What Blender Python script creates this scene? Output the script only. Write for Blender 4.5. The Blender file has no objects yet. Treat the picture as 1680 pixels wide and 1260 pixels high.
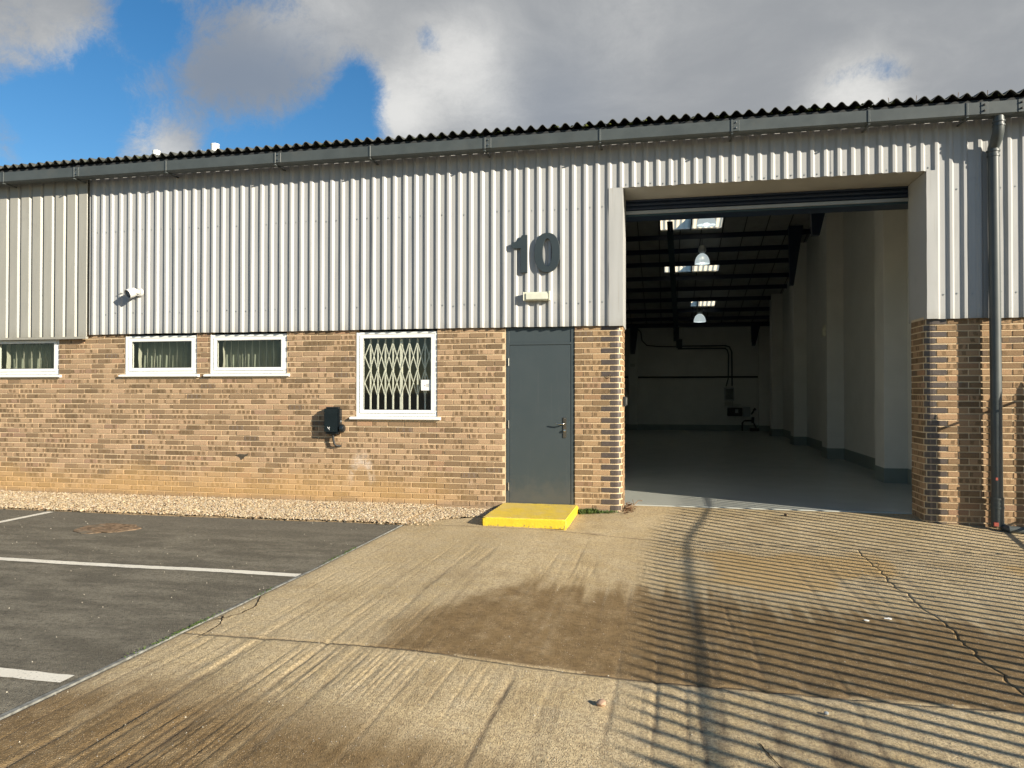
import bpy, bmesh, math, random
import numpy as np
from mathutils import Matrix, Vector
random.seed(7); RNG = np.random.RandomState(7)
SC = bpy.context.scene
COL = SC.collection

# ------------------------------------------------------------------ camera
YAW, PITCH, ROLL = math.radians(-11.77226), math.radians(0.60588), math.radians(0.02437)
fw = Vector((math.sin(YAW)*math.cos(PITCH), math.cos(YAW)*math.cos(PITCH), math.sin(PITCH)))
rt = fw.cross(Vector((0, 0, 1))).normalized(); up = rt.cross(fw)
cr, sr = math.cos(ROLL), math.sin(ROLL)
r2 = rt*cr + up*sr; u2 = -rt*sr + up*cr
cam = bpy.data.cameras.new('camera'); co = bpy.data.objects.new('camera', cam); COL.objects.link(co)
co.matrix_world = Matrix(((r2.x, u2.x, -fw.x, 0), (r2.y, u2.y, -fw.y, -9.3367), (r2.z, u2.z, -fw.z, 1.53), (0, 0, 0, 1)))
cam.sensor_width = 36; cam.lens = 1210.19/1680*36; cam.clip_start = 0.05; cam.clip_end = 3000
SC.camera = co

# ------------------------------------------------------------------ light
EXPO = 1.0
AZ, EL = math.radians(27.5), math.radians(20.0)       # light travels towards -X and into the facade
sv = Vector((math.cos(AZ)*math.cos(EL), -math.sin(AZ)*math.cos(EL), math.sin(EL)))   # towards the sun
sun = bpy.data.lights.new('sun', 'SUN'); so = bpy.data.objects.new('sun', sun); COL.objects.link(so)
sun.energy = 5.0; sun.angle = math.radians(0.53); sun.color = (1.0, 0.90, 0.74)
so.rotation_euler = sv.to_track_quat('Z', 'Y').to_euler(); so.location = sv*40
vs = SC.view_settings
vs.view_transform = 'Standard'; vs.look = 'None'; vs.exposure = EXPO; vs.gamma = 1; vs.use_curve_mapping = False
SC.cycles.use_denoising = True
try:
    SC.cycles.denoiser = 'OPENIMAGEDENOISE'; SC.cycles.denoising_input_passes = 'RGB_ALBEDO_NORMAL'; SC.cycles.denoising_prefilter = 'ACCURATE'
except Exception: pass
SC.cycles.max_bounces = 8; SC.cycles.diffuse_bounces = 4; SC.cycles.glossy_bounces = 3; SC.cycles.transparent_max_bounces = 12
SC.cycles.sample_clamp_indirect = 6

class G:
    """terse node-graph builder"""
    def __init__(s, nt): s.t = nt; s.t.nodes.clear()
    def n(s, ty, **kw):
        nd = s.t.nodes.new('ShaderNode'+ty)
        for k, v in kw.items(): setattr(nd, k, v)
        return nd
    def put(s, sock, v):
        if v is None: return
        if isinstance(v, bpy.types.NodeSocket): s.t.links.new(v, sock)
        elif isinstance(v, (tuple, list)) and len(v) == 3 and sock.type == 'RGBA': sock.default_value = (*v, 1)
        else: sock.default_value = v
    def m(s, op, a, b=None, c=None, clamp=False):
        nd = s.n('Math', operation=op, use_clamp=clamp)
        for i, v in enumerate((a, b, c)):
            if v is not None: s.put(nd.inputs[i], v)
        return nd.outputs[0]
    def vm(s, op, a, b=None):
        nd = s.n('VectorMath', operation=op); s.put(nd.inputs[0], a)
        if b is not None:
            if op == 'SCALE': s.put(nd.inputs[3], b)
            else: s.put(nd.inputs[1], b)
        return nd.outputs['Value'] if op in ('DOT_PRODUCT', 'LENGTH') else nd.outputs[0]
    def sep(s, v): nd = s.n('SeparateXYZ'); s.put(nd.inputs[0], v); return nd.outputs
    def comb(s, x, y, z):
        nd = s.n('CombineXYZ')
        for i, v in enumerate((x, y, z)): s.put(nd.inputs[i], v)
        return nd.outputs[0]
    def mix(s, f, a, b, bt='MIX'):
        nd = s.n('Mix', data_type='RGBA', blend_type=bt); s.put(nd.inputs[0], f); s.put(nd.inputs[6], a); s.put(nd.inputs[7], b); return nd.outputs[2]
    def noise(s, v, sc=5, det=3, ro=.55, lac=2.0):
        nd = s.n('TexNoise'); s.put(nd.inputs['Vector'], v); nd.inputs['Scale'].default_value = sc
        nd.inputs['Detail'].default_value = det; nd.inputs['Roughness'].default_value = ro; nd.inputs['Lacunarity'].default_value = lac
        return nd.outputs['Fac']
    def voro(s, v, sc=5, out='Distance', feat='F1'):
        nd = s.n('TexVoronoi', feature=feat); s.put(nd.inputs['Vector'], v); nd.inputs['Scale'].default_value = sc; return nd.outputs[out]
    def white(s, v): nd = s.n('TexWhiteNoise', noise_dimensions='3D'); s.put(nd.inputs['Vector'], v); return nd.outputs['Value']
    def ss(s, v, lo, hi, a=0., b=1.):
        nd = s.n('MapRange', interpolation_type='SMOOTHSTEP'); s.put(nd.inputs[0], v)
        for i, q in enumerate((lo, hi, a, b)): nd.inputs[i+1].default_value = q
        return nd.outputs[0]
    def pos(s): return s.n('NewGeometry').outputs['Position']
    def attr(s, name, out='Color'): nd = s.n('Attribute', attribute_name=name); return nd.outputs[out]
    def bump(s, h, st=.3, dist=.01): nd = s.n('Bump'); s.put(nd.inputs['Height'], h); nd.inputs['Strength'].default_value = st; nd.inputs['Distance'].default_value = dist; return nd.outputs[0]
    def principled(s, col, rough=.6, metal=0., spec=.5, normal=None, **kw):
        nd = s.n('BsdfPrincipled'); s.put(nd.inputs['Base Color'], col); s.put(nd.inputs['Roughness'], rough); s.put(nd.inputs['Metallic'], metal)
        s.put(nd.inputs['Specular IOR Level'], spec)
        if normal is not None: s.put(nd.inputs['Normal'], normal)
        for k, v in kw.items(): s.put(nd.inputs[k], v)
        return nd.outputs[0]
    def out(s, sh): o = s.n('OutputMaterial'); s.t.links.new(sh, o.inputs['Surface'])

def new_mat(name):
    m = bpy.data.materials.new(name); m.use_nodes = True; return m, G(m.node_tree)

# ------------------------------------------------------------------ sky with clouds
W = bpy.data.worlds.new('World'); SC.world = W; W.use_nodes = True
g = G(W.node_tree)
sky = g.n('TexSky', sky_type='NISHITA'); sky.sun_disc = False; sky.sun_elevation = EL; sky.sun_rotation = math.radians(90+27.5)
sky.air_density = 1.0; sky.dust_density = 0.3; sky.ozone_density = 2.5
d = g.vm('NORMALIZE', g.n('TexCoord').outputs['Generated'])
dx, dy, dz = g.sep(d)
h = g.m('ADD', g.m('MAXIMUM', dz, 0.0), 0.10)
pl = g.comb(g.m('DIVIDE', dx, h), g.m('DIVIDE', dy, h), 0.0)
warp = g.n('TexNoise'); g.put(warp.inputs['Vector'], pl); warp.inputs['Scale'].default_value = 1.3; warp.inputs['Detail'].default_value = 3
plw = g.vm('ADD', pl, g.vm('SCALE', warp.outputs['Color'], 0.55))
n1 = g.noise(plw, 0.95, 9, .56)
n2 = g.noise(g.vm('ADD', plw, (7.3, 2.1, 0)), 2.6, 8, .6)
n3 = g.noise(g.vm('ADD', g.vm('ADD', d, (3.3, 1.1, 0)), g.vm('SCALE', warp.outputs['Color'], .12)), 6.5, 14, .76)
F_PIX = 1210.19
def pdir(x, y):
    v = r2*((x-840)/F_PIX) + u2*(-(y-630)/F_PIX) + fw; v.normalize(); return v
def blob(x, y, size, w, sx=1.0):
    """a soft region of the sky, by the direction it lies in; size in degrees"""
    c = pdir(x, y); k = 1.0/(2*(math.radians(size))**2)
    dt = g.vm('DOT_PRODUCT', d, tuple(c))
    return g.m('MULTIPLY', g.m('EXPONENT', g.m('MULTIPLY', g.m('SUBTRACT', dt, 1.0), 2*k)), w)
def total(items):
    s_ = items[0]
    for i in items[1:]: s_ = g.m('ADD', s_, i)
    return s_
bias = total([blob(1300, 40, 10, .62), blob(1010, 110, 5.5, .50), blob(800, 150, 4.0, .50), blob(690, 205, 2.7, .36), blob(640, 30, 4.2, .40), blob(480, 90, 3.4, .34), blob(300, 125, 3.6, .38), blob(420, 165, 3.0, .26), blob(190, 130, 1.6, .10),
              blob(30, 40, 3.6, .52), blob(130, 20, 2.2, .30), blob(215, 246, 1.0, .36), blob(290, 242, 1.1, .40), blob(20, 240, 1.3, .34), blob(1390, 180, 1.8, .22), blob(1620, 110, 4, .4), blob(2100, 200, 12, .4),
              blob(1450, 108, 1.3, -.60), blob(1380, 130, 1.1, -.46), blob(1500, 125, 1.0, -.26), blob(1340, 150, .8, -.16), blob(592, 130, 1.4, -.50), blob(245, 40, 1.4, -.34), blob(165, 110, 1.2, -.20), blob(705, 66, 1.2, -.44), blob(560, 205, 2.4, -.40), blob(420, 235, 2.6, -.30), blob(90, 185, 3.4, -.40), blob(330, 210, 9, -.16), blob(210, 70, 2.2, -.22)])
dens = g.m('ADD', g.m('SUBTRACT', g.m('ADD', g.m('MULTIPLY', g.m('SUBTRACT', n1, .5), .55), g.m('MULTIPLY', g.m('SUBTRACT', n3, .5), 1.15)), -.02), bias)
cover = g.ss(dens, -.04, .36)
# light within the clouds: grey bases, whiter sunlit heads
lit = total([blob(760, 115, 2.4, 1.0), blob(650, 180, 1.8, .9), blob(830, 200, 1.6, .35), blob(255, 240, 2.0, .8), blob(1400, 178, 2.2, 1.0), blob(1010, 15, 3, .35), blob(470, 40, 2.0, .45), blob(165, 118, 1.4, .5), blob(60, 60, 2.5, .3), blob(560, 20, 2.5, .3)])
litn = g.ss(g.m('ADD', g.m('MULTIPLY', lit, g.m('ADD', .1, g.m('MULTIPLY', n3, 1.5))), g.m('ADD', g.m('MULTIPLY', g.m('SUBTRACT', n2, .5), .75), g.m('MULTIPLY', g.m('SUBTRACT', n3, .5), .25))), -.14, 1.0)
K = 1.0/(2**EXPO*0.10)
def kc(*c): return tuple(q*K for q in c)
cloud = g.mix(litn, kc(.345, .358, .372), kc(.80, .79, .76))
cloud = g.mix(g.m('MINIMUM', total([blob(330, 140, 3.2, .75), blob(480, 130, 2.6, .6), blob(900, 190, 3.5, .30)]), .85), cloud, kc(.215, .265, .345))
edge = g.ss(dens, .0, .16)
cloud = g.mix(edge, g.mix(.5, cloud, kc(.33, .40, .52)), cloud)
hs = g.n('HueSaturation'); g.put(hs.inputs['Color'], sky.outputs[0]); hs.inputs['Saturation'].default_value = 1.30; hs.inputs['Value'].default_value = .66
finalc = g.mix(g.m('MULTIPLY', cover, .96), hs.outputs[0], cloud)
bg = g.n('Background'); g.put(bg.inputs[0], finalc); bg.inputs[1].default_value = 0.10
wo = g.n('OutputWorld'); g.t.links.new(bg.outputs[0], wo.inputs[0])

# ------------------------------------------------------------------ materials
def simple(name, col, rough=.6, metal=0., spec=.5, var=.08, vsc=6., bump=.0, bsc=40., dirt=None):
    m, g = new_mat(name); p = g.pos()
    n = g.noise(p, vsc, 5, .6)
    c = g.mix(g.ss(n, .3, .7), tuple(q*(1-var) for q in col), tuple(min(1, q*(1+var)) for q in col))
    if dirt: c = g.mix(g.m('MULTIPLY', g.ss(g.noise(p, 2.3, 6, .7), .52, .75), dirt[1]), c, dirt[0])
    nm = g.bump(g.noise(p, bsc, 4, .6), bump, .004) if bump else None
    rr = g.m('ADD', rough-.06, g.m('MULTIPLY', n, .12))
    g.out(g.principled(c, rr, metal, spec, nm)); return m

Z0, CRS = 2.305, 0.0732
def brick_mat(name, mortar=False):
    m, g = new_mat(name); p = g.pos(); x, y, z = g.sep(p)
    run = g.m('ADD', x, y)
    fine = g.noise(p, 130, 3, .65)
    big = g.noise(p, 1.1, 5, .6)
    if mortar:
        base = g.mix(g.noise(p, 25, 4, .6), (.54, .42, .262), (.70, .565, .37))
    else:
        tint = g.attr('tint'); pat = g.attr('patch', 'Fac')
        zr = g.m('DIVIDE', g.m('SUBTRACT', z, Z0), CRS); row = g.m('FLOOR', zr); fz = g.m('FRACT', zr)
        u = g.m('ADD', g.m('DIVIDE', run, .070), g.m('MULTIPLY', row, 3.37))
        u = g.m('ADD', u, g.m('MULTIPLY', g.noise(p, 7, 2), 1.1))
        cell = g.m('FLOOR', u); fu = g.m('FRACT', u)
        hsh = g.white(g.comb(cell, row, 1.0))
        on = g.m('LESS_THAN', hsh, pat)
        ex = g.m('MULTIPLY', g.ss(fu, .10, .20), g.ss(fu, .74, .84, 1., 0.))
        ez = g.m('MULTIPLY', g.ss(fz, .14, .26), g.ss(fz, .76, .88, 1., 0.))
        mask = g.m('MULTIPLY', g.m('MULTIPLY', on, ex), ez)
        mask = g.m('MULTIPLY', mask, g.ss(g.noise(p, 75, 3, .7), .30, .55, .35, 1.))
        dk = g.mix(g.white(g.comb(cell, row, 5.0)), (.095, .062, .030), (.165, .102, .052))
        base = g.mix(g.m('MULTIPLY', mask, .95), tint, dk)
        # dragwire texture: darker streaks
        st = g.noise(g.comb(g.m('MULTIPLY', run, 60), 0.0, g.m('MULTIPLY', z, 150)), 1.0, 3, .6)
        base = g.mix(g.m('MULTIPLY', g.ss(st, .46, .66), .62), base, g.mix(.6, base, (.09, .06, .035)))
    base = g.mix(g.ss(fine, .3, .75, 0., .28), base, g.mix(.5, base, (.62, .47, .30)))
    # splashed yellow staining low on the wall, whitish bloom, pinkish cast higher up
    low = g.m('MULTIPLY', g.ss(g.m('ADD', z, g.m('MULTIPLY', g.m('SUBTRACT', big, .5), .75)), .12, .62, 1., 0.), g.ss(x, -3.6, -1.9, 1., 0.))
    base = g.mix(g.m('MULTIPLY', low, .55), base, (.52, .33, .135))
    foot = g.m('MULTIPLY', g.ss(g.m('ADD', z, g.m('MULTIPLY', g.m('SUBTRACT', g.noise(p, 3, 4), .5), .12)), .03, .12, 1., 0.), g.ss(x, 2., 2.5, 1., .4))
    base = g.mix(g.m('MULTIPLY', foot, .6), base, (.26, .19, .13))
    ef = g.m('MULTIPLY', g.ss(g.noise(g.comb(g.m('MULTIPLY', x, 1.4), 0.0, g.m('MULTIPLY', z, 3.2)), 1.6, 6, .7), .60, .78), .30)
    base = g.mix(ef, base, (.62, .52, .42))
    # the pale arch-shaped bloom beside the charger
    bx = g.m('SUBTRACT', x, -4.02); bz = g.m('SUBTRACT', z, .30)
    rr = g.m('SQRT', g.m('ADD', g.m('POWER', g.m('MULTIPLY', bx, 3.1), 2.), g.m('POWER', g.m('MULTIPLY', bz, 1.45), 2.)))
    arch = g.m('MULTIPLY', g.m('MULTIPLY', g.ss(rr, .28, .42), g.ss(rr, .46, .70, 1., 0.)), g.ss(g.noise(p, 10, 5, .7), .34, .62))
    arch = g.m('MULTIPLY', arch, g.ss(bz, -.1, .2))
    base = g.mix(g.m('MULTIPLY', arch, .55), base, (.66, .58, .50))
    # damp, algae-brown courses
    hgt = g.noise(p, 60, 4, .7)
    g.out(g.principled(base, .9, 0., .25, g.bump(hgt, .55, .006))); return m
M_brick = brick_mat('brick'); M_mortar = brick_mat('mortar', True)
def blue_brick():
    m, g = new_mat('blue_brick'); p = g.pos()
    c = g.mix(g.noise(p, 9, 4), (.048, .038, .033), (.105, .082, .070))
    c = g.mix(g.m('MULTIPLY', g.ss(g.noise(p, 40, 4), .55, .75), .4), c, (.24, .19, .15))
    g.out(g.principled(c, .42, 0., .5, g.bump(g.noise(p, 50, 3), .25, .003))); return m
M_blue = blue_brick()

def paint_sheet(name, col, col2):
    m, g = new_mat(name); p = g.pos(); x, y, z = g.sep(p)
    streak = g.noise(g.comb(g.m('MULTIPLY', x, 9), 0.0, g.m('MULTIPLY', z, .7)), 1.0, 5, .6)
    c = g.mix(g.ss(streak, .35, .7), col, col2)
    c = g.mix(g.m('MULTIPLY', g.ss(g.noise(p, 3.2, 7, .75), .55, .75), .35), c, tuple(q*.72 for q in col))
    c = g.mix(g.m('MULTIPLY', g.ss(g.noise(g.comb(g.m('MULTIPLY', x, 30), 0.0, g.m('MULTIPLY', z, 1.3)), 1., 5, .6), .58, .75), .40), c, (.25, .22, .17))
    c = g.mix(g.m('MULTIPLY', g.ss(g.m('ADD', z, g.m('MULTIPLY', g.noise(p, 9, 4), .22)), 2.38, 2.62, 1., 0.), .35), c, (.22, .20, .15))
    g.out(g.principled(c, .48, 0., .4, g.bump(g.noise(p, 7, 3), .12, .01))); return m
M_clad = paint_sheet('cladding_paint', (.350, .354, .348), (.392, .396, .388))
M_clad2 = paint_sheet('cladding_paint_neighbour', (.315, .31, .275), (.345, .34, .305))
M_trim = paint_sheet('trim_paint', (.37, .375, .365), (.41, .415, .405))
M_slate = simple('slate_grey_paint', (.030, .041, .046), .42, 0, .5, .06, 3., .05, 30)
M_gutter = simple('gutter_paint', (.062, .073, .073), .45, 0, .45, .10, 5., .05, 20, dirt=((.10, .095, .08), .3))
M_door = simple('door_paint', (.046, .060, .066), .38, 0, .5, .05, 2.5, .04, 60)
def door_mat():
    m, g = new_mat('door_paint_worn'); p = g.pos(); x, y, z = g.sep(p)
    c = g.mix(g.noise(p, 2.5, 5), (.042, .056, .061), (.052, .066, .071))
    dirt = g.m('MULTIPLY', g.ss(g.m('ADD', z, g.m('MULTIPLY', g.noise(p, 8, 6, .75), .7)), .45, .85, 1., 0.), .45)
    c = g.mix(dirt, c, (.11, .10, .085))
    st = g.ss(g.noise(g.comb(g.m('MULTIPLY', x, 22), 0., g.m('MULTIPLY', z, .9)), 1., 6, .65), .56, .72)
    c = g.mix(g.m('MULTIPLY', st, .22), c, (.11, .115, .11))
    g.out(g.principled(c, g.m('ADD', .30, g.m('MULTIPLY', g.noise(p, 5, 5), .2)), 0., .5, g.bump(g.noise(p, 2.2, 2), .12, .02))); return m
M_door = door_mat()
M_white = simple('white_upvc', (.78, .79, .76), .35, 0, .5, .04, 3., .0)
M_whitem = simple('white_steel', (.76, .75, .69), .4, 0, .5, .05, 9.)
M_camw = simple('matt_white_plastic', (.50, .50, .48), .5)
M_cream = simple('cream_plastic', (.62, .62, .50), .45, 0, .5, .08, 20.)
M_black = simple('black_plastic', (.010, .014, .017), .22, 0, .5, .1, 5.)
M_blackr = simple('black_rubber', (.018, .019, .018), .6)
M_grey = simple('mid_grey_plastic', (.30, .32, .32), .4)
M_steel = simple('brushed_steel', (.42, .40, .36), .32, 1.0)
M_chrome = simple('polished_steel', (.65, .64, .60), .22, 1.0)
M_navy = simple('navy_painted_steel', (.012, .024, .050), .45, 0, .4)
M_navy2 = simple('dark_green_blue_steel', (.020, .044, .052), .5, 0, .4)
M_roof = simple('weathered_cement_sheet', (.085, .088, .078), .9, 0, .2, .3, 8., .5, 60, dirt=((.05, .065, .022), .6))
M_moss = simple('moss', (.07, .085, .02), .95, 0, .1, .4, 60., .8, 90)
M_lining = simple('roof_lining_board', (.34, .34, .32), .8, 0, .2, .1, 3.)
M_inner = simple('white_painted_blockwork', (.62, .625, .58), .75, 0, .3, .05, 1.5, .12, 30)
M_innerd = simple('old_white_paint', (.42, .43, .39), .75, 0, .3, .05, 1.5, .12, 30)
M_skirt = simple('grey_green_floor_paint', (.17, .205, .19), .45, 0, .5, .08, 3.)
M_soffit = simple('soffit_paint', (.36, .35, .31), .6, 0, .4, .07, 3.)
M_rust = simple('rusty_iron', (.17, .118, .075), .9, 0, .2, .5, 14., .8, 50, dirt=((.15, .135, .105), .9))
M_red = simple('red_brown_mark', (.28, .05, .03), .7)
M_blind = simple('white_blind_fabric', (.46, .46, .40), .8, 0, .2, .05, 10.)
M_room = simple('office_wall', (.40, .42, .38), .8)
M_paper = simple('white_card', (.80, .80, .77), .6, 0, .3, .02, 30.)
M_ink = simple('black_ink', (.02, .02, .02), .6)
M_inkg = simple('grey_ink', (.35, .35, .34), .6)
M_stone = simple('pebble_stone', (.42, .28, .19), .8, 0, .3, .25, 30., .3, 80)
M_grit = simple('pale_grit', (.42, .38, .30), .85, 0, .3, .5, 90.)
M_fence = simple('galvanised_steel', (.35, .36, .36), .5, .6, .5)
M_dry = simple('dead_leaves', (.20, .115, .065), .85, 0, .2, .45, 30.)
M_soil = simple('gritty_soil', (.16, .115, .07), .95, 0, .1, .3, 30., .7, 90)

def yellow():
    m, g = new_mat('yellow_step_paint'); p = g.pos(); x, y, z = g.sep(p)
    c = g.mix(g.noise(p, 6, 5), (.60, .43, .025), (.80, .575, .04))
    top = g.ss(z, .088, .098)
    c = g.mix(g.m('MULTIPLY', top, g.ss(g.noise(p, 5, 6, .7), .38, .64, .15, .8)), c, (.60, .46, .16))
    scuff = g.m('MULTIPLY', g.ss(g.noise(g.comb(g.m('MULTIPLY', x, 3), g.m('MULTIPLY', y, 9), 0.), 2.2, 7, .8), .50, .68), top)
    c = g.mix(g.m('MULTIPLY', scuff, .35), c, (.34, .27, .13))
    chips = g.ss(g.m('ADD', g.noise(p, 42, 5, .75), g.ss(z, .0, .05, .13, 0.)), .64, .70)
    c = g.mix(g.m('MULTIPLY', chips, .8), c, (.22, .18, .09))
    g.out(g.principled(c, .55, 0., .4, g.bump(g.noise(p, 45, 5, .7), .8, .008))); return m
M_yellow = yellow()

def concrete():
    m, g = new_mat('yard_concrete'); p = g.pos(); x, y, z = g.sep(p)
    st = g.attr('stain'); s_ = g.n('SeparateColor'); g.put(s_.inputs[0], st); wet, org, grv = s_.outputs[0], s_.outputs[1], s_.outputs[2]
    big = g.noise(p, .9, 6, .62); mid = g.noise(p, 6, 6, .7); fine = g.noise(p, 90, 4, .7)
    c = g.mix(g.ss(big, .35, .65), (.515, .395, .210), (.640, .510, .300))
    c = g.mix(g.ss(mid, .35, .7, 0., .5), c, (.53, .45, .31))
    c = g.mix(g.ss(g.noise(p, 38, 4, .75), .40, .66, 0., .55), c, (.20, .145, .080))
    ag = g.voro(p, 105, 'Color'); agd = g.voro(p, 105)
    sp = g.n('SeparateColor'); g.put(sp.inputs[0], ag)
    c = g.mix(g.m('MULTIPLY', g.ss(agd, .25, .5, 1., 0.), g.ss(sp.outputs[0], .0, 1., .0, .75)), c, g.mix(sp.outputs[1], (.13, .09, .05), (.60, .48, .31)))
    c = g.mix(g.ss(fine, .42, .70, 0., .60), c, (.15, .105, .06))
    wetc = g.mix(g.ss(mid, .3, .7), (.150, .096, .040), (.230, .152, .068))
    wetc = g.mix(g.m('MULTIPLY', g.ss(agd, .2, .5, 1., 0.), g.ss(sp.outputs[2], .45, 1., .0, .9)), wetc, (.40, .30, .18))
    wetc = g.mix(g.ss(g.noise(p, 30, 5, .8), .46, .66, 0., .7), wetc, (.075, .048, .022))
    c = g.mix(g.m('MULTIPLY', wet, .95), c, wetc)
    c = g.mix(g.m('MULTIPLY', org, .5), c, (.42, .26, .085))
    c = g.mix(grv, c, (.115, .085, .055))
    white = g.m('MULTIPLY', g.m('GREATER_THAN', sp.outputs[0], .985), g.ss(agd, .2, .4, 1., 0.))
    c = g.mix(g.m('MULTIPLY', white, .8), c, (.62, .58, .5))
    hgt = g.m('ADD', g.m('MULTIPLY', g.noise(p, 55, 5, .75), .7), g.m('MULTIPLY', g.ss(agd, .1, .5, 1., 0.), .5))
    rough = g.m('SUBTRACT', .92, g.m('MULTIPLY', wet, .14))
    g.out(g.principled(c, rough, 0., .25, g.bump(hgt, .9, .007))); return m
M_conc = concrete()

def tarmac(name='tarmac'):
    m, g = new_mat(name); p = g.pos(); x, y, z = g.sep(p)
    big = g.noise(p, .8, 6, .65); mid = g.noise(g.comb(g.m('MULTIPLY', x, .8), g.m('MULTIPLY', y, 2.2), 0.), 1.7, 6, .7); fine = g.noise(p, 120, 4, .75)
    c = g.mix(g.ss(mid, .38, .66), (.122, .109, .080), (.225, .203, .152))
    c = g.mix(g.ss(y, -2.6, -1.3, 0., .75), c, g.mix(fine, (.12, .11, .085), (.20, .18, .14)))
    agd = g.voro(p, 85); ag = g.n('SeparateColor'); g.put(ag.inputs[0], g.voro(p, 85, 'Color'))
    c = g.mix(g.m('MULTIPLY', g.ss(agd, .2, .55, 1., 0.), g.ss(ag.outputs[0], .3, 1., 0., .55)), c, g.mix(ag.outputs[1], (.05, .045, .035), (.34, .31, .25)))
    wh = g.m('MULTIPLY', g.m('GREATER_THAN', ag.outputs[2], .982), g.ss(agd, .2, .42, 1., 0.))
    c = g.mix(g.m('MULTIPLY', wh, .85), c, (.55, .51, .43))
    c = g.mix(g.ss(fine, .45, .7, 0., .5), c, (.04, .036, .028))
    c = g.mix(g.ss(g.noise(p, 34, 4, .8), .45, .68, 0., .6), c, (.045, .040, .032))
    hgt = g.m('ADD', g.m('MULTIPLY', g.noise(p, 70, 5, .75), .6), g.m('MULTIPLY', g.ss(agd, .1, .5, 1., 0.), .7))
    g.out(g.principled(c, .88, 0., .3, g.bump(hgt, 1.0, .007))); return m
M_tar = tarmac()

def line_paint():
    m, g = new_mat('worn_white_road_paint'); p = g.pos()
    c = g.mix(g.noise(p, 8, 5), (.62, .58, .48), (.74, .71, .62))
    w = g.ss(g.m('ADD', g.noise(p, 60, 5, .8), g.m('MULTIPLY', g.noise(p, 4, 4), .3)), .72, .80)
    c = g.mix(g.m('MULTIPLY', w, .75), c, (.13, .12, .10))
    g.out(g.principled(c, .8, 0., .3, g.bump(g.noise(p, 70, 4), .6, .004))); return m
M_line = line_paint()

def floor_mat():
    m, g = new_mat('grey_floor_paint'); p = g.pos()
    c = g.mix(g.noise(p, 1.5, 6, .65), (.44, .46, .42), (.50, .52, .48))
    c = g.mix(g.ss(g.noise(p, 14, 6, .75), .58, .75, 0., .35), c, (.46, .47, .44))
    g.out(g.principled(c, g.m('ADD', .17, g.m('MULTIPLY', g.noise(p, 2, 3), .08)), 0., .5, g.bump(g.noise(p, 1.2, 2), .02, .02))); return m
M_floor = floor_mat()

def gravel_mat():
    m, g = new_mat('gravel_stone'); p = g.pos()
    c = g.mix(g.noise(p, 150, 3), g.attr('tint'), g.mix(.5, g.attr('tint'), (.30, .22, .14)))
    g.out(g.principled(c, .75, 0., .35)); return m
M_gravel = gravel_mat()
def leaf_mat():
    m, g = new_mat('weed_leaf'); p = g.pos()
    c = g.mix(g.noise(p, 40, 3), (.045, .085, .018), (.10, .14, .035))
    g.out(g.principled(c, .6, 0., .3)); return m
M_weed = leaf_mat()

def glass_mat(name='window_glass', tint=(.93, .94, .91)):
    m, g = new_mat(name)
    tr = g.n('BsdfTransparent'); g.put(tr.inputs[0], tint); gl = g.n('BsdfGlossy'); gl.inputs['Roughness'].default_value = .02
    ge = g.n('NewGeometry'); ci = g.m('ABSOLUTE', g.vm('DOT_PRODUCT', ge.outputs['Incoming'], ge.outputs['Normal']))
    fr = g.m('ADD', .04, g.m('MULTIPLY', .96, g.m('POWER', g.m('SUBTRACT', 1.0, ci, clamp=True), 5.0)))
    mx = g.n('MixShader'); g.put(mx.inputs[0], fr); g.t.links.new(tr.outputs[0], mx.inputs[1]); g.t.links.new(gl.outputs[0], mx.inputs[2])
    g.out(mx.outputs[0]); return m
M_glass = glass_mat()
def skylight_mat():
    m, g = new_mat('translucent_rooflight_sheet'); p = g.pos()
    tl = g.n('BsdfTranslucent'); g.put(tl.inputs[0], (1.0, .90, .66)); df = g.n('BsdfTransparent'); g.put(df.inputs[0], (.85, .85, .74))
    mx = g.n('MixShader'); mx.inputs[0].default_value = .0; g.t.links.new(tl.outputs[0], mx.inputs[1]); g.t.links.new(df.outputs[0], mx.inputs[2])
    g.out(mx.outputs[0]); return m
M_skyl = skylight_mat()
def emis(name, col, st):
    m, g = new_mat(name); e = g.n('Emission'); g.put(e.inputs[0], col); e.inputs[1].default_value = st; g.out(e.outputs[0]); return m
M_bulb = emis('lit_lamp_bulb', (.90, 1.0, .98), 3.0)
def dome_mat():
    m, g = new_mat('prismatic_lamp_dome')
    x, y, z = g.sep(g.n('TexCoord').outputs['Object'])
    e = g.n('Emission'); g.put(e.inputs[0], (.80, .92, .92)); e.inputs[1].default_value = .28
    gl = g.n('BsdfGlossy'); g.put(gl.inputs[0], (.8, .8, .8)); gl.inputs['Roughness'].default_value = .3
    mx = g.n('AddShader'); g.t.links.new(e.outputs[0], mx.inputs[0]); g.t.links.new(gl.outputs[0], mx.inputs[1])
    g.out(mx.outputs[0]); return m
M_dome = dome_mat()

# ------------------------------------------------------------------ mesh helpers
def obj(name, me, mat=None, parent=None, loc=None, **props):
    o = bpy.data.objects.new(name, me); COL.objects.link(o)
    if mat is not None and not me.materials: me.materials.append(mat)
    if loc is not None: o.location = loc
    if parent is not None: o.parent = parent
    for k, v in props.items(): o[k] = v
    return o
def empty(name, loc=(0, 0, 0), label=None, category=None, group=None, kind=None):
    o = bpy.data.objects.new(name, None); COL.objects.link(o); o.location = loc; o.empty_display_size = .1
    tag(o, label, category, group, kind); return o
def tag(o, label=None, category=None, group=None, kind=None):
    if label: o['label'] = label
    if category: o['category'] = category
    if group: o['group'] = group
    if kind: o['kind'] = kind
    return o

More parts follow.
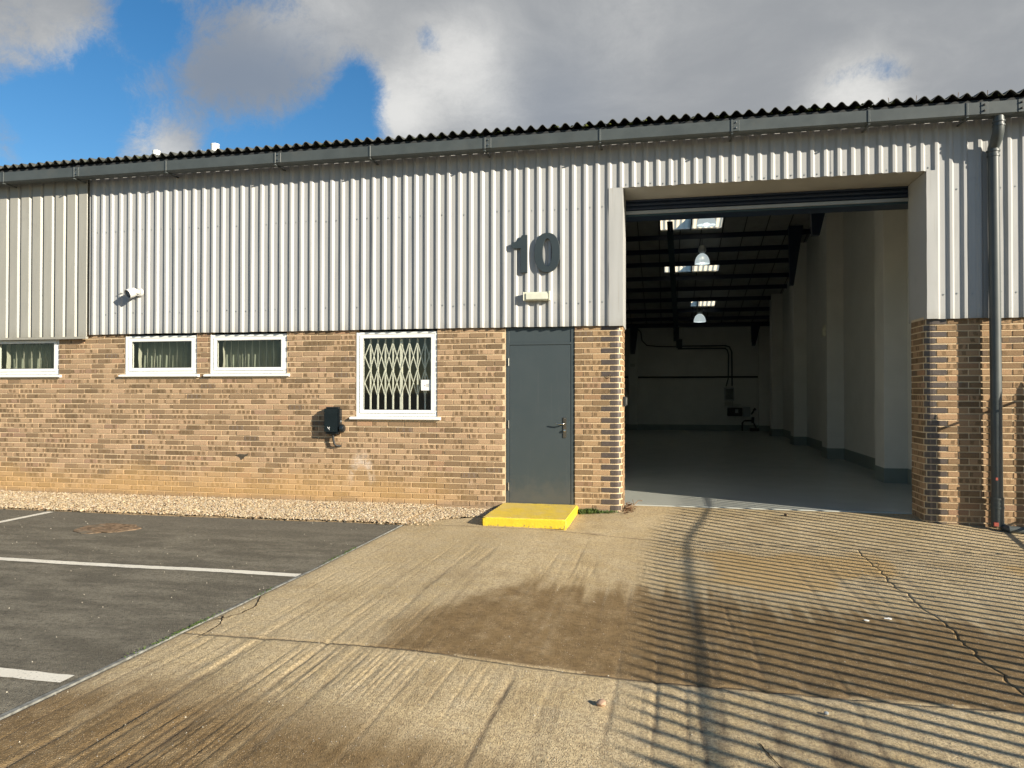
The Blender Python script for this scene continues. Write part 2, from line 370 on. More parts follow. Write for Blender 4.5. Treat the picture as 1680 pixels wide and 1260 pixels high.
class MB:
    def __init__(s): s.v = []; s.f = []; s.smooth = False
    def add(s, vs, fs):
        b = len(s.v); s.v += [tuple(v) for v in vs]; s.f += [tuple(i+b for i in f) for f in fs]; return s
    def box(s, x0, x1, y0, y1, z0, z1):
        return s.add([(x0, y0, z0), (x1, y0, z0), (x1, y1, z0), (x0, y1, z0), (x0, y0, z1), (x1, y0, z1), (x1, y1, z1), (x0, y1, z1)],
                     [(0, 3, 2, 1), (4, 5, 6, 7), (0, 1, 5, 4), (1, 2, 6, 5), (2, 3, 7, 6), (3, 0, 4, 7)])
    def prism(s, poly, ax, a, b):
        """poly: 2D points; ax: extrusion axis 0/1/2"""
        n = len(poly)
        def mk(p, t):
            if ax == 1: return (p[0], t, p[1])
            if ax == 0: return (t, p[0], p[1])
            return (p[0], p[1], t)
        s.add([mk(p, a) for p in poly]+[mk(p, b) for p in poly], [tuple(range(n)), tuple(range(2*n-1, n-1, -1))]+[(i, i+n, (i+1) % n+n, (i+1) % n) for i in range(n)]); return s
    def ring(s, outer, inner, a, b):
        """flat ring (outer and inner loops of the same length, in XZ) extruded along Y"""
        n = len(outer)
        V = [(p[0], a, p[1]) for p in outer]+[(p[0], a, p[1]) for p in inner]+[(p[0], b, p[1]) for p in outer]+[(p[0], b, p[1]) for p in inner]
        F = []
        for i in range(n):
            j = (i+1) % n
            F += [(i, j, n+j, n+i), (2*n+j, 2*n+i, 3*n+i, 3*n+j), (i, 2*n+i, 2*n+j, j), (n+j, 3*n+j, 3*n+i, n+i)]
        return s.add(V, F)
    def tube(s, path, r, seg=12, cap=True):
        P = [Vector(p) for p in path]; n = len(P); rs = r if isinstance(r, (list, tuple)) else [r]*n
        b = len(s.v); prev = None
        for i, p in enumerate(P):
            t = (P[min(i+1, n-1)]-P[max(i-1, 0)]).normalized()
            a = Vector((0, 0, 1)) if abs(t.z) < .9 else Vector((1, 0, 0))
            if prev is not None: a = prev
            u = (a-t*a.dot(t)).normalized(); prev = u; w = t.cross(u)
            for k in range(seg):
                q = 2*math.pi*k/seg; s.v.append(tuple(p+(u*math.cos(q)+w*math.sin(q))*rs[i]))
        for i in range(n-1):
            for k in range(seg):
                s.f.append((b+i*seg+k, b+i*seg+(k+1) % seg, b+(i+1)*seg+(k+1) % seg, b+(i+1)*seg+k))
        if cap:
            s.f.append(tuple(b+k for k in range(seg))[::-1]); s.f.append(tuple(b+(n-1)*seg+k for k in range(seg)))
        return s
    def lathe(s, prof, c, seg=20, axis=(0, 0, 1)):
        """prof: (radius, height) pairs about an axis through c"""
        a = Vector(axis).normalized(); u = a.orthogonal().normalized(); w = a.cross(u); b = len(s.v); C = Vector(c)
        for r, hh in prof:
            for k in range(seg):
                q = 2*math.pi*k/seg; s.v.append(tuple(C+a*hh+(u*math.cos(q)+w*math.sin(q))*r))
        for i in range(len(prof)-1):
            for k in range(seg):
                s.f.append((b+i*seg+k, b+i*seg+(k+1) % seg, b+(i+1)*seg+(k+1) % seg, b+(i+1)*seg+k))
        return s
    def mesh(s, name, bevel=0., seg=1, smooth=False):
        me = bpy.data.meshes.new(name); me.from_pydata(s.v, [], s.f)
        if bevel:
            bm = bmesh.new(); bm.from_mesh(me); bmesh.ops.recalc_face_normals(bm, faces=bm.faces)
            es = [e for e in bm.edges if len(e.link_faces) == 2 and e.calc_face_angle(0) > .6]
            bmesh.ops.bevel(bm, geom=es, offset=bevel, segments=seg, affect='EDGES', clamp_overlap=True)
            bm.to_mesh(me); bm.free()
        else:
            bm = bmesh.new(); bm.from_mesh(me); bmesh.ops.recalc_face_normals(bm, faces=bm.faces); bm.to_mesh(me); bm.free()
        if smooth: me.polygons.foreach_set('use_smooth', [True]*len(me.polygons))
        me.update(); return me
    def obj(s, name, mat, parent=None, bevel=0., seg=1, smooth=False, loc=None, **props):
        me = s.mesh(name, bevel, seg, smooth)
        if loc is not None: me.transform(Matrix.Translation(-Vector(loc)))
        return obj(name, me, mat, parent, loc, **props)
def rect(x0, x1, z0, z1): return [(x0, z0), (x1, z0), (x1, z1), (x0, z1)]
def sharp_smooth(o, ang=40):
    me = o.data; me.polygons.foreach_set('use_smooth', [True]*len(me.polygons))
    try: me.set_sharp_from_angle(angle=math.radians(ang))
    except Exception: pass
    return o

def grid_mesh(name, xs, ys, zf, attr=None, keep=None):
    xs = np.asarray(xs); ys = np.asarray(ys); X, Y = np.meshgrid(xs, ys); Z = zf(X, Y)
    if isinstance(Z, tuple): X, Y, Z = Z
    nx, ny = len(xs), len(ys)
    V = np.stack([X, Y, Z], -1).reshape(-1, 3)
    i = np.arange(nx-1)[None, :]+nx*np.arange(ny-1)[:, None]
    F = np.stack([i, i+1, i+nx+1, i+nx], -1).reshape(-1, 4)
    if keep is not None:
        cx = V[F, 0].mean(1); cy = V[F, 1].mean(1); F = F[keep(cx, cy)]
    me = bpy.data.meshes.new(name)
    me.vertices.add(len(V)); me.vertices.foreach_set('co', V.astype(np.float32).ravel())
    me.loops.add(F.size); me.loops.foreach_set('vertex_index', F.ravel().astype(np.int32))
    me.polygons.add(len(F)); me.polygons.foreach_set('loop_start', (np.arange(len(F))*4).astype(np.int32)); me.polygons.foreach_set('loop_total', np.full(len(F), 4, np.int32))
    me.update(calc_edges=True); me.validate()
    me.polygons.foreach_set('use_smooth', [True]*len(me.polygons))
    if attr:
        C = attr(V[:, 0], V[:, 1]); a = me.color_attributes.new('stain', 'FLOAT_COLOR', 'POINT'); a.data.foreach_set('color', C.astype(np.float32).ravel())
    return me

_tab = np.random.RandomState(11).rand(256, 256)
def vnoise(x, y):
    xi = np.floor(x).astype(int); yi = np.floor(y).astype(int); fx = x-xi; fy = y-yi
    fx = fx*fx*(3-2*fx); fy = fy*fy*(3-2*fy)
    t = lambda a, b: _tab[a % 256, b % 256]
    return (t(xi, yi)*(1-fx)+t(xi+1, yi)*fx)*(1-fy)+(t(xi, yi+1)*(1-fx)+t(xi+1, yi+1)*fx)*fy
def fbm(x, y, o=4):
    s = 0; a = 1; tt = 0
    for k in range(o): s = s+a*vnoise(x*2**k+17*k, y*2**k+9*k); tt += a; a *= .55
    return s/tt
def sst(v, a, b): t = np.clip((v-a)/(b-a), 0, 1); return t*t*(3-2*t)

# ------------------------------------------------------------------ ground
def plane_obj(name, x0, x1, y0, y1, z, mat, parent=None, **p):
    me = bpy.data.meshes.new(name); me.from_pydata([(x0, y0, z), (x1, y0, z), (x1, y1, z), (x0, y1, z)], [], [(0, 1, 2, 3)]); return obj(name, me, mat, parent, **p)
M_far = simple('far_ground', (.13, .12, .10), .95, 0, .2, .25, .3, .5, 20)
plane_obj('ground', -900, 900, -900, 900, -.30, M_far, kind='structure')

EDGE = lambda y: -2.955 - .030*np.clip(-(y+3.5), 0, 10)           # tarmac / concrete edge
def ramp(X, Y):
    """the yard lies a little lower in front of the opening and ramps up to its threshold"""
    prof = np.clip((Y+1.30)/1.65, 0, 1)
    low = -.085*sst(X, -1.7, .1)*(1-.0*X)
    up = .045*sst(X, -1.2, -.5)*(1-.8*sst(X, 3.0, 3.8))
    return low*(1-prof)+up*prof*sst(Y, -1.3, -.2)
def ridges(X, Y):
    xw = X+.03*fbm(X*.6, Y*.45, 3)+.006*fbm(X*8, Y*3, 2)
    a = vnoise(xw*27, Y*.55+3); b = vnoise(xw*61+9, Y*1.1)
    return -(np.clip(a-.55, 0, 1)*2.2)**1.3*.6 - np.clip(b-.6, 0, 1)*.9
def conc_z(X, Y):
    near = sst(-Y, 5.0, 5.5)
    amt = near*(1-.65*sst(X, -.5, .4))*(.35+1.3*sst(fbm(X*.9+4, Y*.9, 3), .38, .62)) + (1-near)*(.10+.75*sst(fbm(X*1.1+1, Y*.8+5, 3), .42, .62)*sst(-Y, 1.7, 2.6))
    z = ridges(X, Y)*.0120*amt*(.55+.9*fbm(X*30, Y*12, 2)) + .0022*(fbm(X*14, Y*14, 3)-.5) + .012*(fbm(X*.7, Y*.7, 2)-.5)*sst(-Y, 0.4, 2.)
    return z+ramp(X, Y)
def stain(x, y):
    n = fbm(x*1.2+3, y*1.2+8, 5)-.5; n2 = fbm(x*4, y*4, 4)-.5
    wet = np.zeros_like(x)
    # dark damp patch on the middle slabs, cut off clean by the joint
    st = vnoise(x*26, y*1.1+4)-.5; st2 = vnoise(x*58+7, y*2.2)-.5; n4 = fbm(x*11, y*9, 4)-.5
    left = -2.0+.55*sst(y, -5.2, -3.1)+.5*n+.30*n2+.10*st
    mid = sst(x, left, left+.45)*sst(-y-(2.85+.7*n+.6*n2+.55*st+.3*st2+.16*np.clip(x, 0, 3)+.55*sst(-x,.9,1.7)), 0, .75)*(y > -5.14)
    mid = mid*np.clip(1.08+.9*n4+.5*n2+.3*st, .45, 1)
    wet = np.maximum(wet, mid)
    near = (y <= -5.14)*sst(-y-(5.62+.7*n+.3*n2+.35*sst(x, -1.8, -.6)-.2*sst(x, 0, .8)), 0, .75)*np.clip(.98+.8*n4+.4*st, .4, 1)
    wet = np.maximum(wet, near)
    wet = np.maximum(wet, sst(n2+n, .12, .35)*.25)
    org = sst(fbm(x*1.6+20, y*1.1+2, 3), .60, .72)*sst(-y, 1.0, 1.8)*(y > -4.2)*sst(x, -.2, .6)
    # darker colour in the grooves, broken up by noise
    r = ridges(x, y); grv = np.clip(-r-.18, 0, 1)*1.5*(.15+.85*sst(-y, 5.2, 5.8)+.35*sst(-y, 1.8, 2.6)*(y > -5.14))
    grv = np.clip(grv*(.15+1.9*np.clip(fbm(x*45, y*16, 3), 0, 1)**1.5)*1.25, 0, .8)
    # grime along joints and the tarmac edge
    for jy in (-5.14, -1.18): grv = np.maximum(grv, .55*np.exp(-np.abs(y-jy)/.02)*(.4+1.2*(n2+.5)))
    e = x-EDGE(y); grv = np.maximum(grv, .7*np.exp(-np.abs(e)/.035)*(y < -1.2)*(.3+1.4*(n2+.5)))
    grv = np.clip(grv, 0, .85)
    return np.stack([np.clip(wet, 0, 1), org, grv, np.ones_like(x)], -1)

yard = empty('concrete_yard', (0, 0, 0), kind='structure')
yard['label'] = 'ribbed tan concrete yard of large slabs in front of the open shutter'
def jl(y0, s): return lambda x: y0+.012*np.sin(x*3.1+s)+.010*(vnoise(x*6+s, x*0)-.5)
J1, J2 = jl(-5.14, 1), jl(-1.18, 4)
CW = .0016
def crack_x(y): return 1.90-.05*sst(-y, 2.3, 5.)+.10*(fbm(y*1.3+3, y*0+2, 3)-.5)*2+.03*(vnoise(y*16, y*0+5)-.5)
GAP = .0042
def slab(name, xs, t, xl, xr, yb, yt, skirt=True):
    """slab whose left/right edges are functions of y and whose near/far edges are functions of x"""
    def zf(U, T):
        # iterate: y from t, x from u
        X0 = xl(yb(0)+0*T)+(xr(yb(0)+0*T)-xl(yb(0)+0*T))*U
        Y = yb(X0)+(yt(X0)-yb(X0))*T
        X = xl(Y)+(xr(Y)-xl(Y))*U
        Y = yb(X)+(yt(X)-yb(X))*T
        Z = conc_z(X, Y)
        rim = (U <= 0)|(U >= 1)|(T <= 0)|(T >= 1)
        rim2 = (~rim) & ((T < t[2]) | (T > t[-3]) | (U < xs[2]) | (U > xs[-3]))
        Z = np.where(rim, Z-.05, Z); Z = np.where(rim2, Z-.0022, Z)
        return X, Y, Z
    u = np.concatenate([[0, 0.0008], xs[1:-1], [.9992, 1]]) if False else xs
    me = grid_mesh(name, u, t, zf, stain)
    return obj(name, me, M_conc, yard)
def lin(n, e=.0008):
    a = np.linspace(0, 1, n); return np.concatenate([[0, e*.3], a[1:-1], [1-e*.3, 1]])
c_ = lambda v: (lambda q: v+0*np.asarray(q, float))
slab('concrete_slab', lin(640), lin(75), lambda y: EDGE(y)+.0, lambda y: c_(3.0)(y), c_(-7.6), lambda x: J1(x)-GAP)
slab('concrete_slab', lin(420), lin(110), lambda y: EDGE(y), lambda y: crack_x(y)-CW*sst(-y, 2.0, 2.7), lambda x: J1(x)+GAP, lambda x: J2(x)-GAP*.5)
slab('concrete_slab', lin(220), lin(110), lambda y: crack_x(y)+CW*sst(-y, 2.0, 2.7), c_(6.0), lambda x: J1(x)+GAP, lambda x: J2(x)-GAP*.5)
slab('concrete_slab', lin(60), lin(20), c_(3.01), c_(8.0), c_(-7.6), lambda x: J1(x)-GAP)
slab('concrete_slab', lin(60), lin(40), lambda y: EDGE(y)-.5, c_(8.0), c_(-14.0), c_(-7.62))
# apron slab at the foot of the wall: the step's left edge to the right of the frame
slab('concrete_slab', lin(330), lin(60), lambda y: -2.96+.78*sst(y, -1.28, -.35), c_(6.0), lambda x: J2(x)+GAP*.5, c_(.46))

# tarmac parking area
def tar_z(X, Y): return .010*(fbm(X*.8, Y*.8, 3)-.5)-.006+.0016*(fbm(X*20, Y*20, 2)-.5)
def tz(U, T):
    Y = -14+T*(12.86); X = -30+U*(EDGE(Y)-.012+30)
    return X, Y, tar_z(X, Y)
ut = 1-(1-np.linspace(0, 1, 260))**1.0; ut = np.unique(np.concatenate([np.linspace(0, .70, 60), np.linspace(.70, 1, 260)]))
tt_ = np.unique(np.concatenate([np.linspace(0, .5, 40), np.linspace(.5, 1, 160)]))
tar = obj('tarmac', grid_mesh('tarmac', ut, tt_, tz), M_tar, kind='structure')
# thin worn kerb-like concrete lip along the tarmac edge
mb = MB(); ys = np.linspace(-7.5, -1.26, 130)
for a, b in zip(ys[:-1], ys[1:]):
    pass
V = []; F = []
for i, y in enumerate(ys):
    w = .010+.028*float(fbm(y*1.9, y*0+1., 3))*float(sst(-y, 1.2, 6.))+.004; e = float(EDGE(y)); zt = .001+.004*float(vnoise(y*5, y*0))
    V += [(e-.012, y, -.03), (e-.010, y, zt), (e-.010-w, y, zt-.001), (e-.014-w, y, -.03)]
    if i: b = 4*(i-1); F += [(b, b+4, b+5, b+1), (b+1, b+5, b+6, b+2), (b+2, b+6, b+7, b+3)]
me = bpy.data.meshes.new('edging_strip'); me.from_pydata(V, [], F); obj('edging_strip', me, simple('edging_grey', (.20, .20, .18), .9, 0, .2, .4, 20., .7, 90), kind='structure')

def marking(name, pts_l, pts_r, z=.004):
    V = []; F = []
    for i, (a, b) in enumerate(zip(pts_l, pts_r)):
        V += [(*a, float(tar_z(np.array(a[0]), np.array(a[1])))+z), (*b, float(tar_z(np.array(b[0]), np.array(b[1])))+z)]
        if i: F.append((2*i-2, 2*i-1, 2*i+1, 2*i))
    me = bpy.data.meshes.new(name); me.from_pydata(V, [], F); o = obj(name, me, M_line); o['kind'] = 'structure'; return o
def hline(x0, x1, yc, w):
    xs = np.linspace(x0, x1, int(abs(x1-x0)/.05)+2); j = lambda s: [(float(x), yc+s*w/2+.004*random.uniform(-1, 1)) for x in xs]
    return marking('parking_line', j(1), j(-1))
hline(-12.0, -3.00, -3.655, .10); hline(-12.0, -3.13, -5.95, .105)
ysl = np.linspace(-8.5, -1.32, 120)
marking('parking_line', [(-7.72+.004*random.uniform(-1, 1), float(y)) for y in ysl], [(-7.62+.004*random.uniform(-1, 1), float(y)) for y in ysl])

# loose bits in the tarmac edge cracks of the slab corner
def crack_strip(pts, w, parent):
    V = []; F = []
    P = []
    for (a, b) in zip(pts[:-1], pts[1:]):
        n = max(2, int(math.dist(a, b)/.02))
        for k in range(n): t = k/n; P.append((a[0]+(b[0]-a[0])*t, a[1]+(b[1]-a[1])*t))
    P.append(pts[-1])
    for i, p in enumerate(P):
        q = P[min(i+1, len(P)-1)]; r = P[max(i-1, 0)]; tx, ty = q[0]-r[0], q[1]-r[1]; L = math.hypot(tx, ty) or 1
        ww = w*(.5+random.random())*min(1, (len(P)-1-i)/4+.2); jx, jy = random.uniform(-.004, .004), random.uniform(-.004, .004)
        nx, ny = -ty/L*ww/2, tx/L*ww/2
        z = float(conc_z(np.array([p[0]]), np.array([p[1]]))[0])+.0035
        V += [(p[0]+nx+jx, p[1]+ny+jy, z), (p[0]-nx+jx, p[1]-ny+jy, z)]
        if i: F.append((2*i-2, 2*i-1, 2*i+1, 2*i))
    me = bpy.data.meshes.new('crack'); me.from_pydata(V, [], F); return obj('crack', me, M_crack, parent)
M_crack = simple('dirt_filled_crack', (.045, .032, .02), .95, 0, .1, .3, 50.)
crack_strip([(-2.955, -4.33), (-2.86, -4.55), (-2.865, -4.72), (-2.93, -4.86), (-2.98, -4.93)], .009, yard)
crack_strip([(-2.955, -4.80), (-2.87, -4.96), (-2.855, -5.12), (-2.87, -5.25)], .008, yard)
crack_strip([(.42, -5.78), (.46, -5.93), (.51, -6.05), (.53, -6.2)], .007, yard)
crack_strip([(2.55, -.55), (2.75, -.72), (2.98, -.80), (3.2, -.98), (3.5, -1.08)], .007, yard)
crack_strip([(1.9, -2.0), (1.96, -1.85), (1.94, -1.7)], .004, yard)

# ------------------------------------------------------------------ brickwork
ARC = .09
def make_face_path(kind, xc):
    """returns P(s) -> (x, y, nx, ny); s runs along the facade then round the bullnose corner"""
    def L(s):      # corner on the right-hand end at X = xc
        xa = xc-ARC
        if s <= xa: return (s, 0., 0., -1.)
        a = (s-xa)/ARC
        if a <= math.pi/2: return (xa+ARC*math.sin(a), ARC-ARC*math.cos(a), math.sin(a), -math.cos(a))
        return (xc, ARC+(s-xa-ARC*math.pi/2), 1., 0.)
    def Rr(s):     # corner on the left-hand end at X = xc; s measured as facade X
        xa = xc+ARC
        if s >= xa: return (s, 0., 0., -1.)
        a = (xa-s)/ARC
        if a <= math.pi/2: return (xa-ARC*math.sin(a), ARC-ARC*math.cos(a), -math.sin(a), -math.cos(a))
        return (xc, ARC+(xa-s-ARC*math.pi/2), -1., 0.)
    return {'flat': lambda s: (s, 0., 0., -1.), 'L': L, 'R': Rr}[kind]

def brick_geo(P, s0, s1, z0, z1, arc_rng=None):
    cuts = [s0, s1]
    if arc_rng: cuts += [arc_rng[0]+(arc_rng[1]-arc_rng[0])*k/5 for k in range(6)]
    cuts = sorted(c for c in set(cuts) if s0 <= c <= s1)
    if len(cuts) > 2: cuts = [cuts[0]]+[c for c in cuts[1:-1] if c-cuts[0] > .004 and cuts[-1]-c > .004]+[cuts[-1]]
    n = len(cuts); prot = .002+random.uniform(-.0015, .0025); bv = .003; back = -.010
    V = []; jz0, jz1 = random.uniform(-.0015, .0015), random.uniform(-.0015, .0015)
    for i, c in enumerate(cuts):
        e = bv if i == 0 else (-bv if i == n-1 else 0)
        x, y, nx, ny = P(c+e); xb, yb, nbx, nby = P(c)
        za, zb = z0+jz0+bv+random.uniform(0, .001), z1+jz1-bv-random.uniform(0, .001)
        V += [(xb+nbx*back, yb+nby*back, z0+jz0), (x+nx*prot, y+ny*prot, za), (x+nx*prot, y+ny*prot, zb), (xb+nbx*back, yb+nby*back, z1+jz1)]
    F = []
    for i in range(n-1):
        b = 4*i
        for k in range(3): F.append((b+k, b+4+k, b+5+k, b+k+1))
    F += [(0, 1, 2, 3), (4*n-1, 4*n-2, 4*n-3, 4*n-4)]
    return V, F

def brick_tint():
    r = random.random(); j = random.uniform(.86, 1.14)
    if r < .42: c = (.352, .238, .144); p = random.choice([.3, .5, .7])
    elif r < .58: c = (.372, .250, .155); p = random.choice([.1, .2, .4])
    elif r < .82: c = (.215, .143, .084); p = random.choice([0, .3, .5])
    elif r < .90: c = (.165, .110, .064); p = .5
    elif r < .94: c = (.335, .205, .122); p = random.choice([0, .3])
    elif r < .98: c = (.285, .18, .12); p = .5
    else: c = (.15, .11, .085); p = .9
    return tuple(q*j for q in c), p

def fill_attrs(me, tints, pats, counts):
    """per-face attributes stored on corners"""
    a = me.color_attributes.new('tint', 'FLOAT_COLOR', 'POINT'); C = np.repeat(np.array([(*t, 1) for t in tints], np.float32), counts, axis=0); a.data.foreach_set('color', C.ravel())
    b = me.attributes.new('patch', 'FLOAT', 'POINT'); b.data.foreach_set('value', np.repeat(np.array(pats, np.float32), counts))

def lay_bricks(P, s_lo, s_hi, z_lo, z_hi, holes=(), start=0., quoin=None, arc=None, skip=None):
    """list of (V, F, tint, patch, s_mid, z_mid, blue)"""
    out = []; k0 = math.floor((Z0-z_hi)/CRS)-1; k1 = math.ceil((Z0-z_lo)/CRS)+1
    for k in range(k0, k1):
        zt = Z0-k*CRS-.005; zb = Z0-(k+1)*CRS+.005
        zt = min(zt, z_hi); zb = max(zb, z_lo)
        if zt-zb < .02: continue
        off = start+(.1125 if k % 2 else 0.)
        spans = []
        lo, hi = (s_lo(k) if callable(s_lo) else s_lo), (s_hi(k) if callable(s_hi) else s_hi)
        if quoin:
            qs, qn, qe, side = quoin   # stretcher edge, header edge, end on the curve, side
            if side == 'L':
                q0 = qs if k % 2 else qn; qe_ = qe+(0 if k % 2 else .030); spans.append((q0+.005, qe_, True))
                inner_hi = q0; outer_lo = qe_+.012
                rng = [(lo, inner_hi, q0), (outer_lo, hi, outer_lo-.01)]
            else:
                q0 = qs if k % 2 else qn; qe_ = qe-(0 if k % 2 else .034); spans.append((qe_, q0-.005, True))
                rng = [(q0, hi, q0), (lo, qe_-.012, qe_-.002)]
        else: rng = [(lo, hi, off)]
        for ri, (a, b, o) in enumerate(rng):
            if quoin and ri == 1: o = o+(.0 if k % 2 else .1125)
            n0 = math.floor((a-o)/.225)-1; n1 = math.ceil((b-o)/.225)+1
            for i in range(n0, n1):
                x0, x1 = o+i*.225+.005, o+(i+1)*.225-.005
                x0, x1 = max(x0, a+.005 if a > lo else a), min(x1, b-.005 if b < hi else b)
                if x1-x0 > .025: spans.append((x0, x1, False))
        for (x0, x1, blue) in spans:
            pieces = [(x0, x1, zb, zt)]
            for (hx0, hx1, hz0, hz1) in holes:
                np_ = []
                for (a, b, c, d_) in pieces:
                    if b <= hx0 or a >= hx1 or d_ <= hz0 or c >= hz1: np_.append((a, b, c, d_)); continue
                    if a < hx0-.02: np_.append((a, hx0, c, d_))
                    if b > hx1+.02: np_.append((hx1, b, c, d_))
                    ma, mb_ = max(a, hx0), min(b, hx1)
                    if c < hz0-.015: np_.append((ma, mb_, c, min(d_, hz0)))
                    if d_ > hz1+.015: np_.append((ma, mb_, max(c, hz1), d_))
                pieces = np_
            for (a, b, c, d_) in pieces:
                if b-a < .018 or d_-c < .012: continue
                V, F = brick_geo(P, a, b, c, d_, arc)
                t, p = brick_tint()
                out.append((V, F, t, p, (a+b)/2, (c+d_)/2, blue))
    return out

def brick_objects(bricks, wall, n_single, key):
    """the first n_single bricks by key as parts, the rest joined as one stuff part"""
    order = sorted(bricks, key=key); single, rest = order[:n_single], order[n_single:]
    for V, F, t, p, s, z, blue in single:
        c = np.mean(np.array(V), 0); me = bpy.data.meshes.new('brick'); me.from_pydata([tuple(np.array(v)-c) for v in V], [], F)
        if not blue: fill_attrs(me, [t], [p], [len(V)])
        obj('blue_brick' if blue else 'brick', me, M_blue if blue else M_brick, wall, tuple(c))
    for blue in (False, True):
        rr = [b for b in rest if b[6] == blue]
        if not rr: continue
        mbx = MB()
        for V, F, *_ in rr: mbx.add(V, F)
        me = bpy.data.meshes.new('brickwork'); me.from_pydata(mbx.v, [], mbx.f)
        if not blue: fill_attrs(me, [b[2] for b in rr], [b[3] for b in rr], [len(b[0]) for b in rr])
        o = obj('brickwork', me, M_blue if blue else M_brick, wall); o['kind'] = 'stuff'

def mortar_obj(name, parent, x0, x1, z0, z1, holes, y0=.006, y1=.10):
    xs = sorted({x0, x1, *[min(max(h[0], x0), x1) for h in holes], *[min(max(h[1], x0), x1) for h in holes]})
    zs = sorted({z0, z1, *[min(max(h[2], z0), z1) for h in holes], *[min(max(h[3], z0), z1) for h in holes]})
    m = MB()
    for a, b in zip(xs[:-1], xs[1:]):
        # merge vertical runs
        run = None
        for c, d_ in zip(zs[:-1], zs[1:]):
            inside = any(h[0] <= (a+b)/2 <= h[1] and h[2] <= (c+d_)/2 <= h[3] for h in holes)
            if inside:
                if run: m.box(a, b, y0, y1, *run); run = None
            else: run = (run[0], d_) if run else (c, d_)
        if run: m.box(a, b, y0, y1, *run)
    return m.obj(name, M_mortar, parent)

W1 = (-9.98, -8.815, 1.735, 2.42); W2 = (-7.675, -6.520, 1.735, 2.42); W3 = (-6.300, -5.125, 1.735, 2.42); W4 = (-4.095, -2.955, 1.15, 2.42)
TOP = 2.40
UNIT = empty('industrial_unit', (0, 0, 0), 'buff brick industrial unit with grey ribbed cladding, slate door and open shutter', 'building')
NEIGH = empty('industrial_unit', (-9.5, 0, 0), 'neighbouring unit at the left edge with wide-ribbed cladding above one small window', 'building')
flat = make_face_path('flat', 0)
SPLIT = -8.27
# main wall
wallm = mortar_obj('brick_wall', UNIT, SPLIT, -2.032, -.1, TOP, (W2, W3, W4))
TOOTH = lambda k: -8.365 if k % 2 == 0 else -8.2525
bm_ = lay_bricks(flat, TOOTH, -2.035, -.06, TOP, (W2, W3, W4), start=-.04)
# left pier
pm = MB(); LX = -.53
prof = [(-1.133, .006)]+[(LX-ARC+(ARC-.006)*math.sin(a), ARC-(ARC-.006)*math.cos(a)) for a in np.linspace(0, math.pi/2, 7)]+[(LX-.006, .46), (-1.133, .46)]
pm.prism(prof, 2, -.1, TOP); pierl = pm.obj('brick_pier', M_mortar, UNIT)
Pl = make_face_path('L', LX)
bl = lay_bricks(Pl, -1.130, LX-ARC+ARC*math.pi/2+.36, -.03, TOP, (), quoin=(-.80, -.6875, -.566, 'L'), arc=(LX-ARC, LX-ARC+ARC*math.pi/2))
# right pier
RX = 2.93
pm = MB(); prof = [(6.0, .006)]+[(RX+ARC-(ARC-.006)*math.sin(a), ARC-(ARC-.006)*math.cos(a)) for a in np.linspace(0, math.pi/2, 7)]+[(RX+.006, .46), (6.0, .46)]
pm.prism(prof[::-1], 2, -.1, TOP); pierr = pm.obj('brick_pier', M_mortar, UNIT)
Pr = make_face_path('R', RX)
br = lay_bricks(Pr, RX+ARC-ARC*math.pi/2-.36, 6.0, -.03, TOP, (), quoin=(3.172, 3.060, 2.957, 'R'), arc=(RX+ARC-ARC*math.pi/2, RX+ARC))
br = [(V, F, tuple(q*k for q, k in zip(t, (.90, .85, .77))), p, a, b, c) for V, F, t, p, a, b, c in br]
bl = [(V, F, tuple(q*k for q, k in zip(t, (.90, .88, .80))), p, a, b, c) for V, F, t, p, a, b, c in bl]
br_vis = [b for b in br if b[4] < 4.05]; br_out = [b for b in br if b[4] >= 4.05]
nl = len(bl); nr = len(br_vis)
brick_objects(bl, pierl, 110, lambda b: (b[4] > -.45, -b[4]*0+abs(b[5]-1.2)))
brick_objects(br_vis+br_out, pierr, 150, lambda b: (b[4] > 3.98, b[4] < 2.9, abs(b[5]-1.2)))
brick_objects(bm_, wallm, 40, lambda b: (-b[4]))
# neighbour's wall
walln = mortar_obj('brick_wall', NEIGH, -14.0, SPLIT-.004, -.1, TOP, (W1,))
walln.location.x = 9.5
bn = lay_bricks(flat, -14.0, TOOTH, -.06, TOP, (W1,), start=-.04)
for o_ in (walln,): pass
brick_objects(bn, walln, 290, lambda b: (-b[4]))

# the chipped hole in the brick face
hb = MB(); pts = [(-5.90, .640), (-5.835, .660), (-5.76, .655), (-5.70, .665), (-5.715, .635), (-5.755, .625), (-5.785, .590), (-5.815, .575), (-5.83, .605), (-5.86, .632)]
hb.prism(pts, 1, -.0065, -.0035)
hb.obj('chipped_hole', simple('dark_chip', (.07, .06, .045), .95, 0, .1, .3, 30.), wallm)

# structure behind the facade (stops light getting in)
ub = MB()
ub.box(-14, -.61, .03, .26, 2.402, 4.80); ub.box(3.03, 6.0, .03, .26, 2.402, 4.80); ub.box(-.61, 3.03, .03, .26, 4.125, 4.80)
ub.obj('upper_wall', M_innerd, UNIT)

